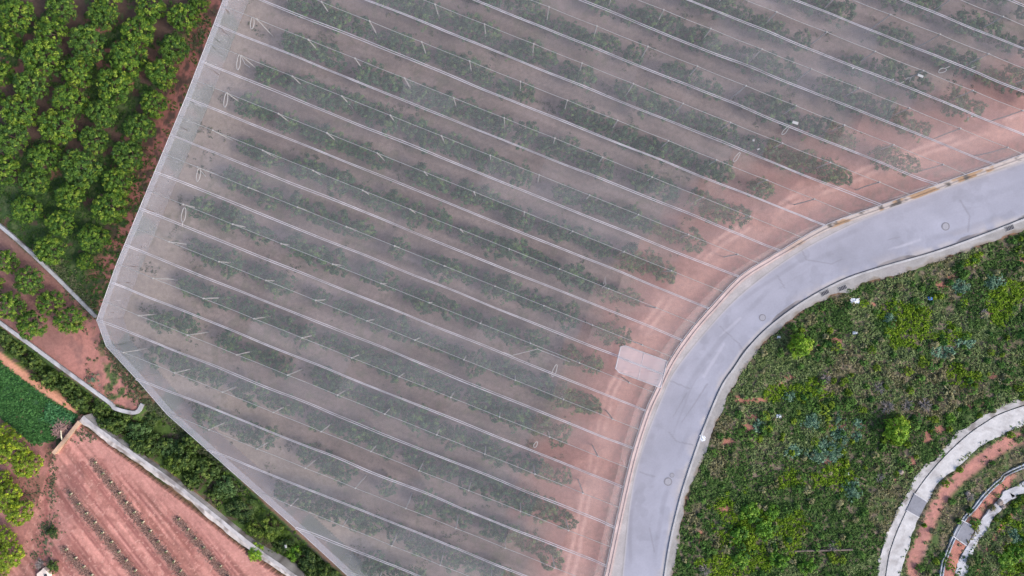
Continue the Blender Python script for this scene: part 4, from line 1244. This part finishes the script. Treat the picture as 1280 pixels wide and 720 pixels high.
crumple('plastic_bag', 1068, 416, 3, 1.6, M['plastic'], 'pale scrap lying right of the upper lime bush', 'litter', 4)
crumple('plastic_bag', 1162, 373, 3, 2, M['blue'], 'small blue scrap lying below the road in the weeds', 'litter', 5)
crumple('plastic_bag', 973, 421, 2, 1.4, M['plastic'], 'tiny white scrap at the pavement edge left of the lime bush', 'litter', 6)
crumple('plastic_bag', 878, 548, 4, 4.5, M['plastic'], 'pale lumps of spilled plaster on the pavement', 'litter', 7, .12)
rg = random.Random(31)
def stone_mesh(r, seed, mat, col):
    g = np.random.default_rng(seed); m = bpy.data.meshes.new('stone')
    import bmesh
    bm = bmesh.new(); bmesh.ops.create_icosphere(bm, subdivisions=2, radius=r)
    for v in bm.verts: v.co *= 1 + (g.random() - .5) * .45; v.co.z *= .7
    bm.to_mesh(m); bm.free(); m.materials.append(mat); return m
M['stone'] = m_plain("rubble", (.20, .16, .14), noises=((4, .4),))
M['pale'] = m_plain("pale_stone", (.58, .47, .40), noises=((1.5, .25),))
for i, (x, y, r, lab) in enumerate([(1250, 628, .38, 'larger brown rubble lump on the narrow path'), (1254, 633, .26, 'smaller brown rubble lump on the narrow path'), (1126, 590, .3, 'round grey stone left of the wide path'), (1210, 617, .25, 'dark stone in dry weeds beside the channel')]):
    o = link('rubble_stone', stone_mesh(r, 40 + i, M['stone'], None), None, P(x, y, .2)); tag(o, lab, 'stone', 'stones near the concrete paths')
# heap of cut branches
m = MB()
for k in range(170):
    a_ = rg.uniform(0, 6.28); d_ = rg.random() ** .5; x, y = d_ * 1.15 * math.cos(a_), d_ * 1.0 * math.sin(a_)
    b_ = rg.uniform(0, 6.28); L = rg.uniform(.2, .6); z = .1 + (1 - d_) * .6 * rg.random()
    m.tube([(x - math.cos(b_) * L, y - math.sin(b_) * L, z), (x, y, z + .06), (x + math.cos(b_) * L, y + math.sin(b_) * L, z + rg.uniform(-.05, .15))], [.035, .03, .018], 4)
M['brush'] = m_plain("cut_branches", (.26, .16, .14), noises=((5, .5),))
tag(m.build('brush_heap', M['brush'], None, P(80, 536, .1)), 'heap of cut reddish branches at the corner of the green crop', 'heap')
# pale concrete block and a dark box painting the shade of its hole
t = empty('concrete_block', P(58, 714, .3)); tag(t, 'pale broken concrete block at the bottom left edge of the field', 'block')
m = MB()
v0 = [(-.75, -.9), (.75, -.95), (.85, -.1), (.45, .35), (.05, .62), (-.35, .25), (-.8, -.1)]
v = [(x, y, -.3) for x, y in v0] + [(x * .94, y * .94, .55 + .1 * math.sin(3 * x)) for x, y in v0]
n = 7; m.add(v, [tuple(range(n, 2 * n))] + [(i, (i + 1) % n, n + (i + 1) % n, n + i) for i in range(n)])
m.build('block_body', M['pale'], t)
m = MB(); m.box(.35, -.25, .5, .66, .3, .34, .4); m.build('hollow_shade', M['dark'], t)
plant('field_shrub', BUSH, BUSH_T, 67, 708, .45, 8 * S, 'dark green shrub right of the pale concrete block', 'shrub', rng=sb)
plant('field_shrub', BUSH, BUSH_T, 66, 665, .45, 7 * S, 'small dark shrub at the end of the shortest field row', 'shrub', rng=sb)
twig_bush(52, 704, 8, 'grey dead shrub left of the pale concrete block', 650)
plant('field_shrub', TEAL, None, 117, 713 - 240 + 2, .35, 8 * S, 'green shrub on the pink soil below the net house apex', 'shrub', rng=sb)
link_l = None
m = MB(); m.tube([(-.1, .75, .25), (0, .1, .32), (.08, -.6, .22)], [.05, .06, .04], 6)
tag(m.build('branch', M['guard'], None, P(79, 546, .55)), 'pale branch leaning on the short tan wall', 'branch')
# seedlings with white guards
SG = []
rows_n = ['longest', 'second longest', 'short left', 'right hand']
cnt = [10, 9, 4, 8]
proto_me = None
for ri, (p, r) in enumerate(FROWS):
    L = math.hypot(r[0] - p[0], r[1] - p[1]); stp = 15.6
    for i in range(int((L - 3) / stp) + 1):
        tt = (4 + i * stp) / L
        x, y = p[0] + (r[0] - p[0]) * tt, p[1] + (r[1] - p[1]) * tt
        if seen(x, y, 3): SG.append((x, y, f"tiny seedling in a pale guard, {ORD[i]} from the top of the {rows_n[ri]} field row"))
g0 = None
for x, y, lab in SG:
    loc = P(x + rg.uniform(-1, 1), y + rg.uniform(-1, 1), gz(x, y))
    if g0 is None:
        g0 = empty('seedling', loc)
        m = MB(); n = 10
        ring = lambda rr, z: [(rr * math.cos(2 * math.pi * i / n), rr * math.sin(2 * math.pi * i / n), z) for i in range(n)]
        v = ring(.085, -.05) + ring(.09, .26) + ring(.06, .26) + ring(.06, .08)
        m.add(v, [(a_ * n + i, a_ * n + (i + 1) % n, (a_ + 1) * n + (i + 1) % n, (a_ + 1) * n + i) for a_ in range(3) for i in range(n)])
        m.build('guard', M['guard'], g0)
        link('leaves', crown_mesh('seedling_leaves', 700, .14, .12, .33, 7, 7, [(.07, .09, .04), (.12, .14, .06)], .05, .3), g0)
        o = g0
    else:
        o = copy_tree(g0); o.location = loc
    o.rotation_euler = (0, 0, rg.uniform(0, 6))
    tag(o, lab, 'seedling', 'seedlings in rows on the ploughed field')
print("objects", len(bpy.data.objects))
